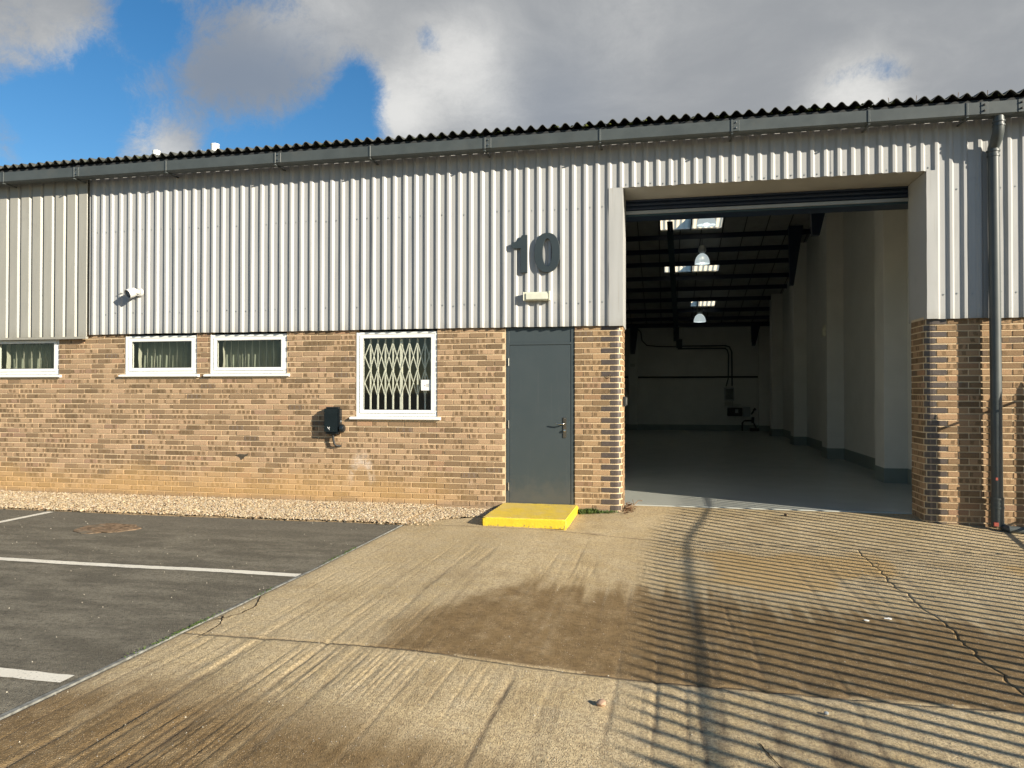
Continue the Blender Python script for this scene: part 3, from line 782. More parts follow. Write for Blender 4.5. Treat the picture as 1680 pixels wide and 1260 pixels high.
# ------------------------------------------------------------------ cladding
def ribbed(name, x0, x1, z0, z1, prof, pitch, phase, mat, parent, ybase=-.035, segs=7, dent=.0026, seed=0):
    """corrugated sheet: prof = list of (offset within a pitch, y) ; closed sheet 2 mm thick"""
    pts = []
    n0 = math.floor((x0-phase)/pitch)-1; n1 = math.ceil((x1-phase)/pitch)+1
    for i in range(n0, n1):
        for (u, y) in prof: pts.append((phase+i*pitch+u*pitch, y+ybase))
    # clip
    out = []
    for (a, b) in zip(pts[:-1], pts[1:]):
        if b[0] < x0 or a[0] > x1: continue
        def at(x):
            t = (x-a[0])/(b[0]-a[0]) if b[0] != a[0] else 0; return (x, a[1]+(b[1]-a[1])*t)
        pa = a if a[0] >= x0 else at(x0); pb = b if b[0] <= x1 else at(x1)
        if not out or out[-1] != pa: out.append(pa)
        out.append(pb)
    zs = np.linspace(z0, z1, segs); V = []; F = []; n = len(out)
    for zi, z in enumerate(zs):
        for (x, y) in out:
            dd = dent*(float(fbm(np.array(x*5.+seed), np.array(z*2.2), 2))-.5)*2*(0 if zi == segs-1 else 1)
            V.append((x, y+dd, z+(.0025*math.sin(x*5+seed) if zi == 0 else 0)))
    m = len(V); V += [(x, y+.0025, z) for x, y, z in V]
    for i in range(segs-1):
        for k in range(n-1):
            a = i*n+k; F.append((a, a+1, a+n+1, a+n)); F.append((m+a, m+a+n, m+a+n+1, m+a+1))
    for k in range(n-1): F.append((k, m+k, m+k+1, k+1)); b = (segs-1)*n+k; F.append((b, b+1, m+b+1, m+b))
    for i in range(segs-1): a = i*n; F.append((a, a+n, m+a+n, m+a)); b = a+n-1; F.append((b, m+b, m+b+n, b+n))
    me = bpy.data.meshes.new(name); me.from_pydata(V, [], F); return obj(name, me, mat, parent)
# ribs stand 32 mm proud; the left flank of each rib faces away from the sun
RIB = [(0.0, -.022), (.19, -.022), (.36, 0.), (.83, 0.), (.9999, -.022)]
PH = -8.087+.028
def clad_run(x0, x1, z0, z1, first_seam):
    x = x0; k = 0
    seam = first_seam
    while x < x1-.01:
        xn = min(x1, seam) if seam > x+.05 else min(x1, x+.90)
        ribbed('cladding_sheet', x, xn+(.0 if xn >= x1 else .004), z0, z1, RIB, .15, PH, M_clad, UNIT, ybase=-.030-(.003 if k % 2 else 0.), seed=k*3.1+z0)
        x = xn; seam = x+.90; k += 1
TOPC = 4.80
clad_run(SPLIT, -.70, 2.362, TOPC, -7.45)
clad_run(-.70+.002, 3.05, 4.085, TOPC, .12)
clad_run(3.05+.002, 5.6, 2.372, TOPC, 3.58)
# neighbour: wide flat crests, narrow troughs
RIBN = [(0.0, 0.), (.10, 0.), (.20, -.03), (.88, -.03), (.9999, 0.)]
x = -13.9; k = 0
while x < SPLIT-.02:
    xn = min(SPLIT-.004, x+1.0)
    o = ribbed('cladding_sheet', x, xn, 2.335, TOPC, RIBN, .2, -9.455, M_clad2, NEIGH, ybase=-.045, seed=k); o.location.x = 9.5; x = xn; k += 1
mb = MB(); mb.box(-14, SPLIT-.004, -.088, -.040, 2.300, 2.334); o = mb.obj('drip_flashing', M_clad2, NEIGH, bevel=.002); o.location.x = 9.5
# flashings round the shutter opening
def wobble(mb_, amp=.004):
    mb_.v = [(x, y+amp*(float(vnoise(np.array(z*7.1), np.array(x*9.)))-.5)*2 if y < 0 else y, z) for x, y, z in mb_.v]
def flashing(x0, x1, ysoff, z0, z1, mat, name='opening_flashing', n=22, ret=None):
    V = []; F = []
    zs = np.linspace(z0, z1, n)
    for i, z in enumerate(zs):
        w = .006*(float(fbm(np.array(z*3.+x0), np.array(x0*3), 3))-.5)*2
        b = .004*(float(fbm(np.array(z*6.+x0+5), np.array(x0*3), 3))-.5)*2
        if ret == 'left':   row = [(x0, .03, z), (x0, ysoff+w, z), ((x0+x1)/2, ysoff+w*.3+b, z), (x1+b, ysoff, z), (x1+b*.5, .60, z)]
        else:               row = [(x0+b*.5, .60, z), (x0+b, ysoff, z), ((x0+x1)/2, ysoff+w*.3+b, z), (x1, ysoff+w, z), (x1, .03, z)]
        V += row
        if i:
            for k in range(4): a = 5*(i-1)+k; F.append((a, a+1, a+6, a+5))
    me = bpy.data.meshes.new(name); me.from_pydata(V, [], F); o = obj(name, me, mat, UNIT); sharp_smooth(o, 30); return o
flashing(-.695, -.520, -.057, 2.355, 4.085, M_trim, ret='left')
flashing(2.948, 3.062, -.057, 2.372, 4.085, M_trim, ret='right')
mb = MB(); mb.box(-.516, 2.944, -.026, .60, 4.086, 4.104); mb.obj('soffit_panel', M_soffit, UNIT)
# fixings
mb = MB()
def screw(x, z, y=-.034): mb.lathe([(0.0, .0), (.006, .0), (.010, .004), (.0, .0045)][::-1], (x, y+.0, z), 6, (0, -1, 0)); mb.lathe([(.0085, -.002), (.0085, .002), (.0, .005)], (x, y, z), 6, (0, -1, 0))
for i in range(-1, 92):
    cx = PH+i*.15+.089
    for z, a, b in ((2.665, SPLIT, -.72), (3.86, SPLIT, -.72), (4.125, -.5, 3.0), (2.66, 3.06, 5.5), (3.86, 3.06, 5.5)):
        if a < cx < b and random.random() < .72: screw(cx+random.uniform(-.006, .006), z+random.uniform(-.012, .012))
o = mb.obj('fixing_screws', M_grey, UNIT); o['kind'] = 'stuff'

# ------------------------------------------------------------------ gutter, roof
GY0, GY1 = -.305, -.165
jx = [-12.6, -10.9, -9.5, -8.295, -6.804, -5.140, -3.782, -2.238, -.784, .771, 2.273, 3.288, 4.9, 5.6]
for a, b in zip(jx[:-1], jx[1:]):
    pf = [(GY0, 4.742), (GY0, 4.610), (GY0+.018, 4.592), (GY1-.012, 4.592), (GY1, 4.610), (GY1, 4.742), (GY1-.004, 4.742), (GY1-.004, 4.612), (GY1-.014, 4.597), (GY0+.020, 4.597), (GY0+.004, 4.612), (GY0+.004, 4.734), (GY0+.016, 4.734), (GY0+.016, 4.742)]
    n = len(pf); V = [(a+.001, y, z) for y, z in pf]+[(b-.001, y, z) for y, z in pf]
    F = [(i, (i+1) % n, (i+1) % n+n, i+n) for i in range(n)]
    me = bpy.data.meshes.new('gutter_section'); me.from_pydata(V, [], F); o = obj('gutter_section', me, M_gutter, UNIT)
for i, xj in enumerate(jx[1:-1]):
    # strap under every joint, bolted plate beside every second
    m = MB(); m.box(xj-.012, xj+.012, GY0-.009, GY0-.001, 4.602, 4.746); m.box(xj-.012, xj+.012, GY0-.009, -.03, 4.575, 4.589); m.obj('gutter_strap', M_gutter, UNIT, bevel=.002)
    if i % 2 == (0 if xj < 3 else 5):
        m = MB(); m.box(xj+.014, xj+.085, GY0-.005, GY0-.0005, 4.610, 4.738); pl_ = m.obj('joint_plate', M_gutter, UNIT, bevel=.002)
        for zz in (4.645, 4.710):
            m = MB(); m.lathe([(.0, .014), (.009, .012), (.010, .004), (.010, 0)], (xj+.048, GY0-.005, zz), 8, (0, -1, 0)); m.obj('bolt', M_steel, pl_)
for xj in (3.46, 3.83):
    m = MB(); m.box(xj-.035, xj+.035, GY0-.007, GY0-.0005, 4.605, 4.745); pl_ = m.obj('joint_plate', M_gutter, UNIT, bevel=.002)
    for zz in (4.645, 4.710):
        m = MB(); m.lathe([(.0, .016), (.011, .014), (.012, .004), (.012, 0)], (xj, GY0-.007, zz), 8, (0, -1, 0)); m.obj('bolt', M_blackr, pl_)

WAVE, AMP = .1465, .029
def wave_pts(x0, x1, per=10):
    k0 = x0; n = max(2, int(round((x1-x0)/WAVE*per))); xs = np.linspace(x0, x1, n+1)
    return xs, AMP*np.cos(2*np.pi*(xs-3.32)/WAVE)
def roof_sheet(x0, x1, y0, z0, y1, z1, parent, seed, sag=0.):
    xs, h = wave_pts(x0, x1); V = []; F = []; n = len(xs)
    rows = [(y0, z0, -.0035), (y0, z0, .0035), (y0+.6, z0+(z1-z0)*.6/(y1-y0), .0035), (y1, z1, .0035)]
    for (y, z, t) in rows:
        for x, hh in zip(xs, h):
            e = .004*math.sin(x*31+seed)+.003*math.sin(x*77) if y == y0 else 0
            V.append((x, y+e, z+hh+t*1.0))
    for r in range(3):
        for k in range(n-1): a = r*n+k; F.append((a, a+1, a+n+1, a+n))
    me = bpy.data.meshes.new('roof_sheet'); me.from_pydata(V, [], F); o = obj('roof_sheet', me, M_roof, parent); sharp_smooth(o, 60); return o
EZ = 4.860
x = -14.06; k = 0
SW = WAVE*7
edges = []
while x < 5.6:
    par = UNIT if x > SPLIT-.5 else NEIGH
    o = roof_sheet(x, x+SW, -.215-.006*(k % 2), EZ+.004*(k % 2), 10.0, 6.30, par, k)
    if par is NEIGH: o.location.x = 9.5
    x += SW-.0; k += 1
# filler strip under the sheets, coloured near-black as painted shade behind the gutter
m = MB(); m.box(-14, 5.6, -.155, .03, 4.790, 4.822); m.obj('eaves_shade_filler', simple('eaves_shade_filler', (.03, .033, .035), .9), UNIT)
# moss tufts and wire ends on the roof edge
random.seed(21)
mt = MB()
def tuft(mb_, x, y, z, r):
    ph = random.random()*6
    vs_ = []
    for i in range(3):
        for j in range(6):
            a = j/6*2*math.pi+ph; rr = r*[.9, 1.0, .45][i]*(.75+.5*random.random()); vs_.append((x+rr*math.cos(a), y+rr*.8*math.sin(a), z+r*[0, .45, .85][i]))
    vs_.append((x, y, z+r*1.0)); fs = []
    for i in range(2):
        for j in range(6): fs.append((i*6+j, i*6+(j+1) % 6, (i+1)*6+(j+1) % 6, (i+1)*6+j))
    for j in range(6): fs.append((12+j, 12+(j+1) % 6, 18))
    mb_.add(vs_, fs)
for k in range(int((5.4+11)/WAVE)):
    xv = 3.32+WAVE/2-k*WAVE+1.9
    if xv < -11: break
    p = .55 if xv > -2.5 else .18
    if random.random() < p:
        for _ in range(random.choice([1, 2, 3])):
            tuft(mt, xv+random.uniform(-.05, .05), -.16+random.uniform(-.04, .10), EZ-.028+random.uniform(0, .02), random.uniform(.016, .034))
o = mt.obj('moss', M_moss, UNIT); o['kind'] = 'stuff'
for xw in (2.52, 2.81, 3.245, 3.545):
    m = MB(); m.tube([(xw, -.16, EZ-.02), (xw+.004, -.16, EZ+.03), (xw+random.uniform(-.01, .012), -.165, EZ+.062)], .0035, 5); m.obj('wire_end', M_rust, UNIT)

# flue pipes on the roof
for fx, top_, tx, wd in ((-10.27, 6.49, 'lower', .075), (-8.92, 6.535, 'taller', .082)):
    m = MB(); m.tube([(fx, 4.0, 5.45), (fx, 4.0, top_-.02)], wd, 20); m.lathe([(wd*1.0, top_-.02-5.45), (wd*1.06, top_-.02-5.45), (wd*1.06, top_-5.45), (wd*.85, top_-5.45), (wd*.85, top_-.12-5.45), (.0, top_-.12-5.45)], (fx, 4.0, 5.45), 20)
    m.box(fx-.34, fx-.30, 3.98, 4.02, 5.45, top_-.10)
    m.box(fx-.34, fx-.05, 3.985, 4.015, top_-.16, top_-.13)
    o = m.obj('flue_pipe', M_white, loc=(fx, 4, 5.5), smooth=False); sharp_smooth(o)
    tag(o, ('taller white flue pipe rising above the corrugated roof edge, the right one of two' if tx == 'taller' else 'lower white flue pipe behind the roof edge, the left one of two'), 'flue pipe', 'white flue pipes on the roof')

# ------------------------------------------------------------------ windows
def window(W_, parent, name='window', offx=0., label=None, tall=False):
    x0, x1, z0, _ = W_; zt = 2.335
    fr = MB(); w1 = .034; fo = rect(x0+.006, x1-.006, z0+.052, zt); fi = rect(x0+.006+w1, x1-.006-w1, z0+.052+w1, zt-w1)
    fr.ring(fo, fi, .012, .075)
    f = fr.obj(name, M_white, parent, bevel=.003, seg=2)
    sx0, sx1, sz0, sz1 = x0+.010+w1, x1-.010-w1, z0+.056+w1, zt-w1-.004
    sw = .046
    s_ = MB(); s_.ring(rect(sx0, sx1, sz0, sz1), rect(sx0+sw, sx1-sw, sz0+sw, sz1-sw), .004, .062); s_.obj('sash', M_white, f, bevel=.005, seg=2)
    gx0, gx1, gz0, gz1 = sx0+sw, sx1-sw, sz0+sw, sz1-sw
    gk = MB(); gk.ring(rect(gx0-.002, gx1+.002, gz0-.002, gz1+.002), rect(gx0+.006, gx1-.006, gz0+.006, gz1-.006), .020, .030); gk.obj('gasket', M_blackr, f)
    p = MB(); p.box(gx0-.001, gx1+.001, .032, .040, gz0-.001, gz1+.001); p.obj('pane', M_glass, f)
    sl = MB(); sl.prism([(-.050, z0+.012), (-.050, z0+.034), (.010, z0+.048), (.075, z0+.050), (.075, z0+.005), (-.040, z0+.005)], 0, x0-.082 if x0 > -9 else x0-.02, x1+.052); sl.obj('sill', M_white, f, bevel=.003)
    ls = MB(); ls.box(x0+.004, x0+.015, -.006, .0115, z0+.05, zt); ls.obj('frame_trim', M_white, f)
    if offx: f.location.x += offx; 
    return f, (gx0, gx1, gz0, gz1)
w1_, g1 = window(W1, NEIGH, offx=9.5); w2_, g2 = window(W2, UNIT); w3_, g3 = window(W3, UNIT); w4_, g4 = window(W4, UNIT)
def blind(f, gg, seed, n=9, depth=.035):
    """vertical louvre blind turned almost edge-on"""
    random.seed(seed); st_ = (gg[1]-gg[0])/n
    for i in range(n+1):
        xc = gg[0]+st_*(i+.25); ang = math.radians((38 if i else 12)+random.uniform(-4, 4)); wv = random.random()*6
        V = []; F = []
        for k in range(9):
            z = gg[2]-.06+(gg[3]-gg[2]+.12)*k/8; off = .004*math.sin(k*1.3+wv); a2 = ang+.06*math.sin(k*.9+wv)
            for q in range(5):
                t = (q/4-.5)*.088; V.append((xc+off+t*math.sin(a2), .150+t*math.cos(a2)*-1+.006*(1-(q/2-1)**2), z))
            if k:
                for q in range(4): a = (k-1)*5+q; F.append((a, a+1, a+6, a+5))
        me = bpy.data.meshes.new('blind_slat'); me.from_pydata(V, [], F); me.polygons.foreach_set('use_smooth', [True]*len(me.polygons)); obj('blind_slat', me, M_blind, f)
M_backing = simple('blind_backing', (.20, .22, .185), .85)
def backing_sheet(f, gg):  # added sheet behind the slats, greys the gaps between them
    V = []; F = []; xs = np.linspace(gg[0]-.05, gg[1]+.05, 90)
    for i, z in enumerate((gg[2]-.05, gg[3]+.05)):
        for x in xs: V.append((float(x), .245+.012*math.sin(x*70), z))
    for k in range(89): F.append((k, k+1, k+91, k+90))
    me = bpy.data.meshes.new('blind_backing'); me.from_pydata(V, [], F); obj('blind_backing', me, M_backing, f)
for f_, g_ in ((w1_, g1), (w2_, g2), (w3_, g3)): backing_sheet(f_, g_)
blind(w1_, g1, 3, 7, .03); blind(w2_, g2, 4, 8, .034); blind(w3_, g3, 5, 9, .030)
# folding security grille inside the big window
gx0, gx1, gz0, gz1 = g4
bars = [gx0+(px-200)/(1030-200)*(gx1-gx0) for px in (258, 350, 443, 538, 640, 742, 840, 932)]
zpx = lambda py: gz1-(py-185)/(1030-185)*(gz1-gz0)
gy = .115
gr_ = MB()
for i, bx_ in enumerate(bars):
    w_ = .019 if i == 4 else .0095
    gr_.box(bx_-w_, bx_+w_, gy-.008, gy+.010, gz0-.03, gz1+.02)
cells = [(gx0-.09+.0, bars[0])]+list(zip(bars[:-1], bars[1:]))+[(bars[-1], bars[-1]+.115)]
def slat(m, xa, za, xb, zb, y):
    L = math.hypot(xb-xa, zb-za); nx, nz = -(zb-za)/L*.006, (xb-xa)/L*.006
    m.prism([(xa+nx, za+nz), (xb+nx, zb+nz), (xb-nx, zb-nz), (xa-nx, za-nz)], 1, y-.002, y+.002)
for a, b in cells:
    for top, bot in ((235, 560), (555, 870)):
        zt_, zb_ = zpx(top), zpx(bot)
        slat(gr_, a, zt_, b, zb_, gy-.012); slat(gr_, b, zt_, a, zb_, gy-.017)
g_ob = gr_.obj('security_grille', M_whitem, w4_)
g_ob['label'] = 'cream folding lattice grille behind the glass'
pn = MB(); pn.box(-3.186, -3.045, .024, .027, 1.548, 1.688); st = pn.obj('window_notice', M_paper); tag(st, 'small white square notice stuck on the grilled window pane, lower right', 'notice')
m = MB(); m.prism([(-3.138, 1.606), (-3.138, 1.622), (-3.124, 1.614)], 1, .0225, .0235); m.obj('printed_arrow', M_ink, st)
m = MB()
for i in range(4): m.box(-3.115, -3.075, .0225, .0235, 1.596+i*.011, 1.602+i*.011)
m.obj('printed_text', M_inkg, st)

# office interior behind the windows
m = MB(); m.box(-14, -2.1, 3.0, 3.1, 0, 2.72); m.box(-14, -2.1, .27, 3.0, 2.60, 2.72); m.box(-14.1, -14, .0, 3.1, 0, 2.72)
m.obj('office_wall', M_room, kind='structure')
plane_obj('office_floor', -14, -2.1, .1, 3.0, .02, M_room, kind='structure')

# ------------------------------------------------------------------ door
DX0, DX1, DT = -2.027, -1.139, 2.385
DOOR = None
fr = MB(); fr.box(DX0, DX0+.042, .012, .09, .078, DT); fr.box(DX1-.042, DX1, .012, .09, .078, DT); fr.box(DX0+.042, DX1-.042, .012, .09, 2.135, 2.165)
fr.box(DX0+.042, DX1-.042, .020, .06, 2.165, DT)
df = fr.obj('door_frame', M_door, UNIT, bevel=.002)
lf = MB(); lf.box(DX0+.046, DX1-.046, .016, .065, .084, 2.130); door = lf.obj('door', M_door, UNIT, bevel=.003, seg=2)
cv = MB(); cv.box(DX0+.040, DX1-.036, .0125, .0155, .080, .094); cv.obj('threshold_strip', M_slate, df)
wr = MB(); wr.box(DX0+.0, DX1, .09, .12, .0, DT); wr.obj('door_backing', M_slate, UNIT)
for hz in (1.915, 1.11, .307):
    m = MB(); m.tube([(DX0+.034, .006, hz-.05), (DX0+.034, .006, hz+.05)], .0075, 10); m.obj('hinge', M_chrome, door)
m = MB(); hx = -1.262
m.box(hx-.021, hx+.021, .005, .015, .942, 1.205); hd = m.obj('handle', simple('bronze_plate', (.16, .14, .11), .35, .8), door, bevel=.004, seg=2)
m = MB(); m.tube([(hx, .006, 1.122), (hx, -.030, 1.122), (hx-.010, -.042, 1.122), (hx-.05, -.044, 1.123), (hx-.115, -.040, 1.130)], [.009, .009, .009, .008, .007], 10); o = m.obj('lever', M_chrome, hd, smooth=True)
m = MB(); m.lathe([(0, .022), (.014, .020), (.016, .006), (.016, 0)], (hx, .005, 1.035), 14, (0, -1, 0)); m.obj('thumb_turn', M_chrome, hd)
m = MB(); m.lathe([(0, .006), (.007, .005), (.008, 0)], (hx+.004, .005, 1.192), 10, (0, -1, 0)); m.obj('plate_screw', M_chrome, hd)

# doorstep
st_ = MB(); xs = np.linspace(-2.06, -1.085, 28)
st_.box(-2.062, -1.085, -1.135, .004, -.02, .098)
me = st_.mesh('doorstep', .016, 3)
bm = bmesh.new(); bm.from_mesh(me); bmesh.ops.subdivide_edges(bm, edges=[e for e in bm.edges if e.calc_length() > .3], cuts=24, use_grid_fill=True)
for v in bm.verts:
    n_ = (float(fbm(np.array(v.co.x*14+v.co.z*20), np.array(v.co.y*14+v.co.z*9), 3))-.5)
    if v.co.z > .03: v.co.z += .006*n_
    v.co.x += .006*n_*(1 if v.co.x > -1.5 else -1)
    if v.co.y < -1.1: v.co.y += .008*n_
bm.to_mesh(me); bm.free(); me.polygons.foreach_set('use_smooth', [True]*len(me.polygons))
o = obj('doorstep', me, M_yellow); sharp_smooth(o, 50); tag(o, 'bright yellow painted concrete step in front of the slate door', 'step')

# ------------------------------------------------------------------ shutter
sh = empty('roller_shutter', (1.2, .6, 4.0), None); sh.parent = UNIT
def shp(m, name, mat, **k):
    o = m.obj(name, mat, sh, **k); o.location = (-1.2, -.6, -4.0); return o
for i in range(3):
    z = 3.945+i*.055; m = MB()
    m.prism([(.612, z), (.598, z+.010), (.592, z+.028), (.598, z+.046), (.612, z+.054), (.618, z+.054), (.606, z+.046), (.600, z+.028), (.606, z+.010), (.618, z)], 0, -.56, 3.02); shp(m, 'slat', M_navy)
m = MB(); m.box(-.56, 3.02, .588, .622, 3.895, 3.940); shp(m, 'bottom_rail', simple('dull_alloy', (.30, .31, .31), .45, .4), bevel=.004)
m = MB(); m.box(-.56, 3.02, .600, .618, 3.868, 3.894); shp(m, 'rubber_seal', M_navy2)
m = MB(); m.box(-.60, 3.10, .66, 1.05, 3.90, 4.52); shp(m, 'coil_housing', M_navy)
m = MB(); m.box(-.60, -.545, .56, .64, .03, 4.06); shp(m, 'guide_channel', M_navy2)
m = MB(); m.box(3.01, 3.06, .56, .64, .03, 4.06); shp(m, 'guide_channel', M_soffit)
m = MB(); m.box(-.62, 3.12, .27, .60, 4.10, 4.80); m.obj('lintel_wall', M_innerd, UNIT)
# reveal linings behind the brick piers
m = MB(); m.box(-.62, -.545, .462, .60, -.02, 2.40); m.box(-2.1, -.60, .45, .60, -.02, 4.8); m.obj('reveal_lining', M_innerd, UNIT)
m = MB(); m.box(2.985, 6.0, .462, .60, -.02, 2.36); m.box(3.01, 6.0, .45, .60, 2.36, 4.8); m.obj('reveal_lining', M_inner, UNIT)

# ------------------------------------------------------------------ interior
FZ = .055
m = MB(); m.box(-2.0, 3.85, .462, 19.95, -.05, FZ); fl = m.obj('floor', M_floor, kind='structure')
RY, RZ, BZ = 9.9, 6.16, 4.12      # lining: rises to the ridge, falls to the back
def lz(y): return 4.83+(RZ-4.83)*(y/RY) if y < RY else RZ-(y-RY)*(RZ-BZ)/(20.0-RY)
def gable(x0, x1, mat, name, **k):
    m = MB(); m.prism([(.60, 0), (20.0, 0), (20.0, lz(20)+.02), (RY, lz(RY)+.02), (.60, lz(.6)+.02)], 0, x0, x1); return m.obj(name, mat, **k)
wr_ = gable(3.82, 3.98, M_inner, 'side_wall', kind='structure'); wl_ = gable(-2.16, -2.0, M_inner, 'side_wall', kind='structure')
m = MB(); m.box(-2.0, 3.82, 19.90, 20.05, 0, 4.6); wb_ = m.obj('rear_wall', M_inner, kind='structure')
for (y0, y1) in ((3.62, 4.16), (7.95, 8.50), (12.25, 12.80), (16.5, 17.05)):
    m = MB(); m.box(3.47, 3.825, y0, y1, 0, lz(y0)-.02); p = m.obj('pilaster', M_inner, wr_, bevel=.006)
    m = MB(); m.box(3.464, 3.83, y0-.006, y1+.006, FZ, .295); m.obj('skirting', M_skirt, p)
ys_ = [.6, 3.614, 4.166, 7.944, 8.506, 12.244, 12.806, 16.494, 17.056, 19.9]
for a, b in zip(ys_[::2], ys_[1::2]):
    m = MB(); m.box(3.812, 3.83, a, b, FZ, .295); m.obj('skirting', M_skirt, wr_)
for (x0, x1) in ((-1.42, -1.08), (3.42, 3.82)):
    m = MB(); m.box(x0, x1, 19.62, 19.91, 0, 4.0); p = m.obj('pilaster', M_inner, wb_, bevel=.006)
    m = MB(); m.box(x0-.006, x1+.006, 19.612, 19.92, FZ, .27); m.obj('skirting', M_skirt, p)
m = MB(); m.box(-1.074, 3.414, 19.89, 19.905, FZ, .27); m.box(-2.0, -1.426, 19.89, 19.905, FZ, .27); m.obj('skirting', M_skirt, wb_)
# blockwork joints on the rear wall: recessed courses as thin shadow lines
# roof lining with openings for the rooflights
SKY = [(10.37, 11.12, -.13, 1.47), (13.62, 14.32, -.03, 1.60), (17.12, 17.78, .88, 1.70)]
rl = MB()
def lid(x0, x1, y0, y1, t=.03):
    z0, z1 = lz(y0), lz(y1)
    rl.add([(x0, y0, z0), (x1, y0, z0), (x1, y1, z1), (x0, y1, z1), (x0, y0, z0+t), (x1, y0, z0+t), (x1, y1, z1+t), (x0, y1, z1+t)],
           [(0, 3, 2, 1), (4, 5, 6, 7), (0, 1, 5, 4), (1, 2, 6, 5), (2, 3, 7, 6), (3, 0, 4, 7)])
lid(-2.16, 3.98, .3, RY)
yy = RY
for (a, b, c, d_) in SKY:
    lid(-2.16, 3.98, yy, a); lid(-2.16, c, a, b); lid(d_, 3.98, a, b); yy = b
lid(-2.16, 3.98, yy, 20.05)
rl.obj('roof_lining', M_lining, UNIT)
# outer back slope (dark sheet) with the same openings
for (a, b, c, d_) in SKY:
    xm = (c+d_)/2 if d_-c > 1 else c+.27*(d_-c)
    for (x0, x1) in ((c, xm-.012), (xm+.012, d_)):
        xs = np.linspace(x0, x1, max(4, int((x1-x0)/.018))); V = []; F = []; n = len(xs)
        for (y, z) in ((a-.02, lz(a)+.035), (b+.02, lz(b)+.035)):
            for x in xs: V.append((float(x), y, z+.007*math.cos(2*math.pi*x/WAVE)))
        for k in range(n-1): F.append((k, k+1, k+1+n, k+n))
        me = bpy.data.meshes.new('rooflight_panel'); me.from_pydata(V, [], F); me.polygons.foreach_set('use_smooth', [True]*len(me.polygons)); obj('rooflight_panel', me, M_skyl, UNIT)
    m = MB(); m.box(xm-.014, xm+.014, a, b, lz(b)-.02, lz(a)+.05); m.obj('rooflight_mullion', M_navy, UNIT)
# purlins on the back slope (and front slope)
for Dp in [20.75, 21.75, 22.75, 23.95, 25.0, 26.1, 27.3, 28.3]:
    y = Dp-9.34; z = lz(y)
    m = MB(); m.box(-2.0, 3.82, y-.03, y+.03, z-.135, z-.004); m.obj('purlin', M_navy, UNIT)
for y in (9.8, 8.2, 6.6, 5.0, 3.4, 1.8):
    z = lz(y); m = MB(); m.box(-2.0, 3.82, y-.03, y+.03, z-.135, z-.004); m.obj('purlin', M_navy, UNIT)
# ceiling tees running up the slope
for i, xx in enumerate(np.arange(-1.85, 3.8, .56)):
    m = MB(); segs_ = [(10.0, 19.9)]
    hit = [s_ for s_ in SKY if s_[2]-.02 < xx < s_[3]+.02]
    y = 10.0
    for s_ in hit:
        a, b = y, s_[0]
        if b > a: m.add([(xx-.012, a, lz(a)-.012), (xx+.012, a, lz(a)-.012), (xx+.012, b, lz(b)-.012), (xx-.012, b, lz(b)-.012), (xx-.012, a, lz(a)+.002), (xx+.012, a, lz(a)+.002), (xx+.012, b, lz(b)+.002), (xx-.012, b, lz(b)+.002)], [(0, 3, 2, 1), (4, 5, 6, 7), (0, 1, 5, 4), (1, 2, 6, 5), (2, 3, 7, 6), (3, 0, 4, 7)])
        y = s_[1]
    a, b = y, 19.9
    m.add([(xx-.012, a, lz(a)-.012), (xx+.012, a, lz(a)-.012), (xx+.012, b, lz(b)-.012), (xx-.012, b, lz(b)-.012), (xx-.012, a, lz(a)+.002), (xx+.012, a, lz(a)+.002), (xx+.012, b, lz(b)+.002), (xx-.012, b, lz(b)+.002)], [(0, 3, 2, 1), (4, 5, 6, 7), (0, 1, 5, 4), (1, 2, 6, 5), (2, 3, 7, 6), (3, 0, 4, 7)])
    m.obj('ceiling_tee', M_blackr, UNIT)
# rafter down the middle
m = MB(); ra = [(.11, 10.1), (.40, 19.7)]
for (w_, z_a, z_b) in ((.075, -.46, -.445), (.012, -.446, -.20), (.075, -.20, -.185)):
    V = []
    for (x, y) in ra:
        z = lz(y); V += [(x-w_, y, z+z_a), (x+w_, y, z+z_a), (x+w_, y, z+z_b), (x-w_, y, z+z_b)]
    m.add(V, [(0, 1, 5, 4), (1, 2, 6, 5), (2, 3, 7, 6), (3, 0, 4, 7), (0, 3, 2, 1), (4, 5, 6, 7)])
m.box(.30, .50, 19.55, 19.90, 3.50, 4.05)
m.obj('rafter', M_navy2, UNIT)
def haunch(xa, xb, y, ztop, name='rafter_haunch', w=.09):
    m = MB(); m.prism([(xa, ztop), (xb, ztop), (xb, ztop-.02), (xa+(xb-xa)*.0, ztop-.02)], 1, y-w, y+w); return m
# haunched stubs against the party wall, in depth order, and one at the far left
def stub(x0, x1, y, z0, z1, xt):
    m = MB(); m.prism([(x0, z1), (x1, z1), (xt, z0), (x0+.03, z0)], 1, y-.07, y+.07); return m.obj('rafter_haunch', M_navy, UNIT)
stub(2.88, 3.22, 6.55, 4.70, 5.42, 3.05)
m = MB(); m.box(-2.0, 3.60, 6.48, 6.62, 5.32, 5.56); m.obj('rafter_tie', M_navy, UNIT)
stub(3.14, 3.50, 10.95, 4.30, 5.85, 3.26)
stub(3.10, 3.45, 19.3, 3.25, 4.1, 3.25); stub(-1.35, -1.02, 19.3, 2.98, 4.1, -1.15)
m = MB(); m.box(-2.0, 3.82, 19.72, 19.90, 4.02, 4.22); m.obj('eaves_beam', M_navy, UNIT)

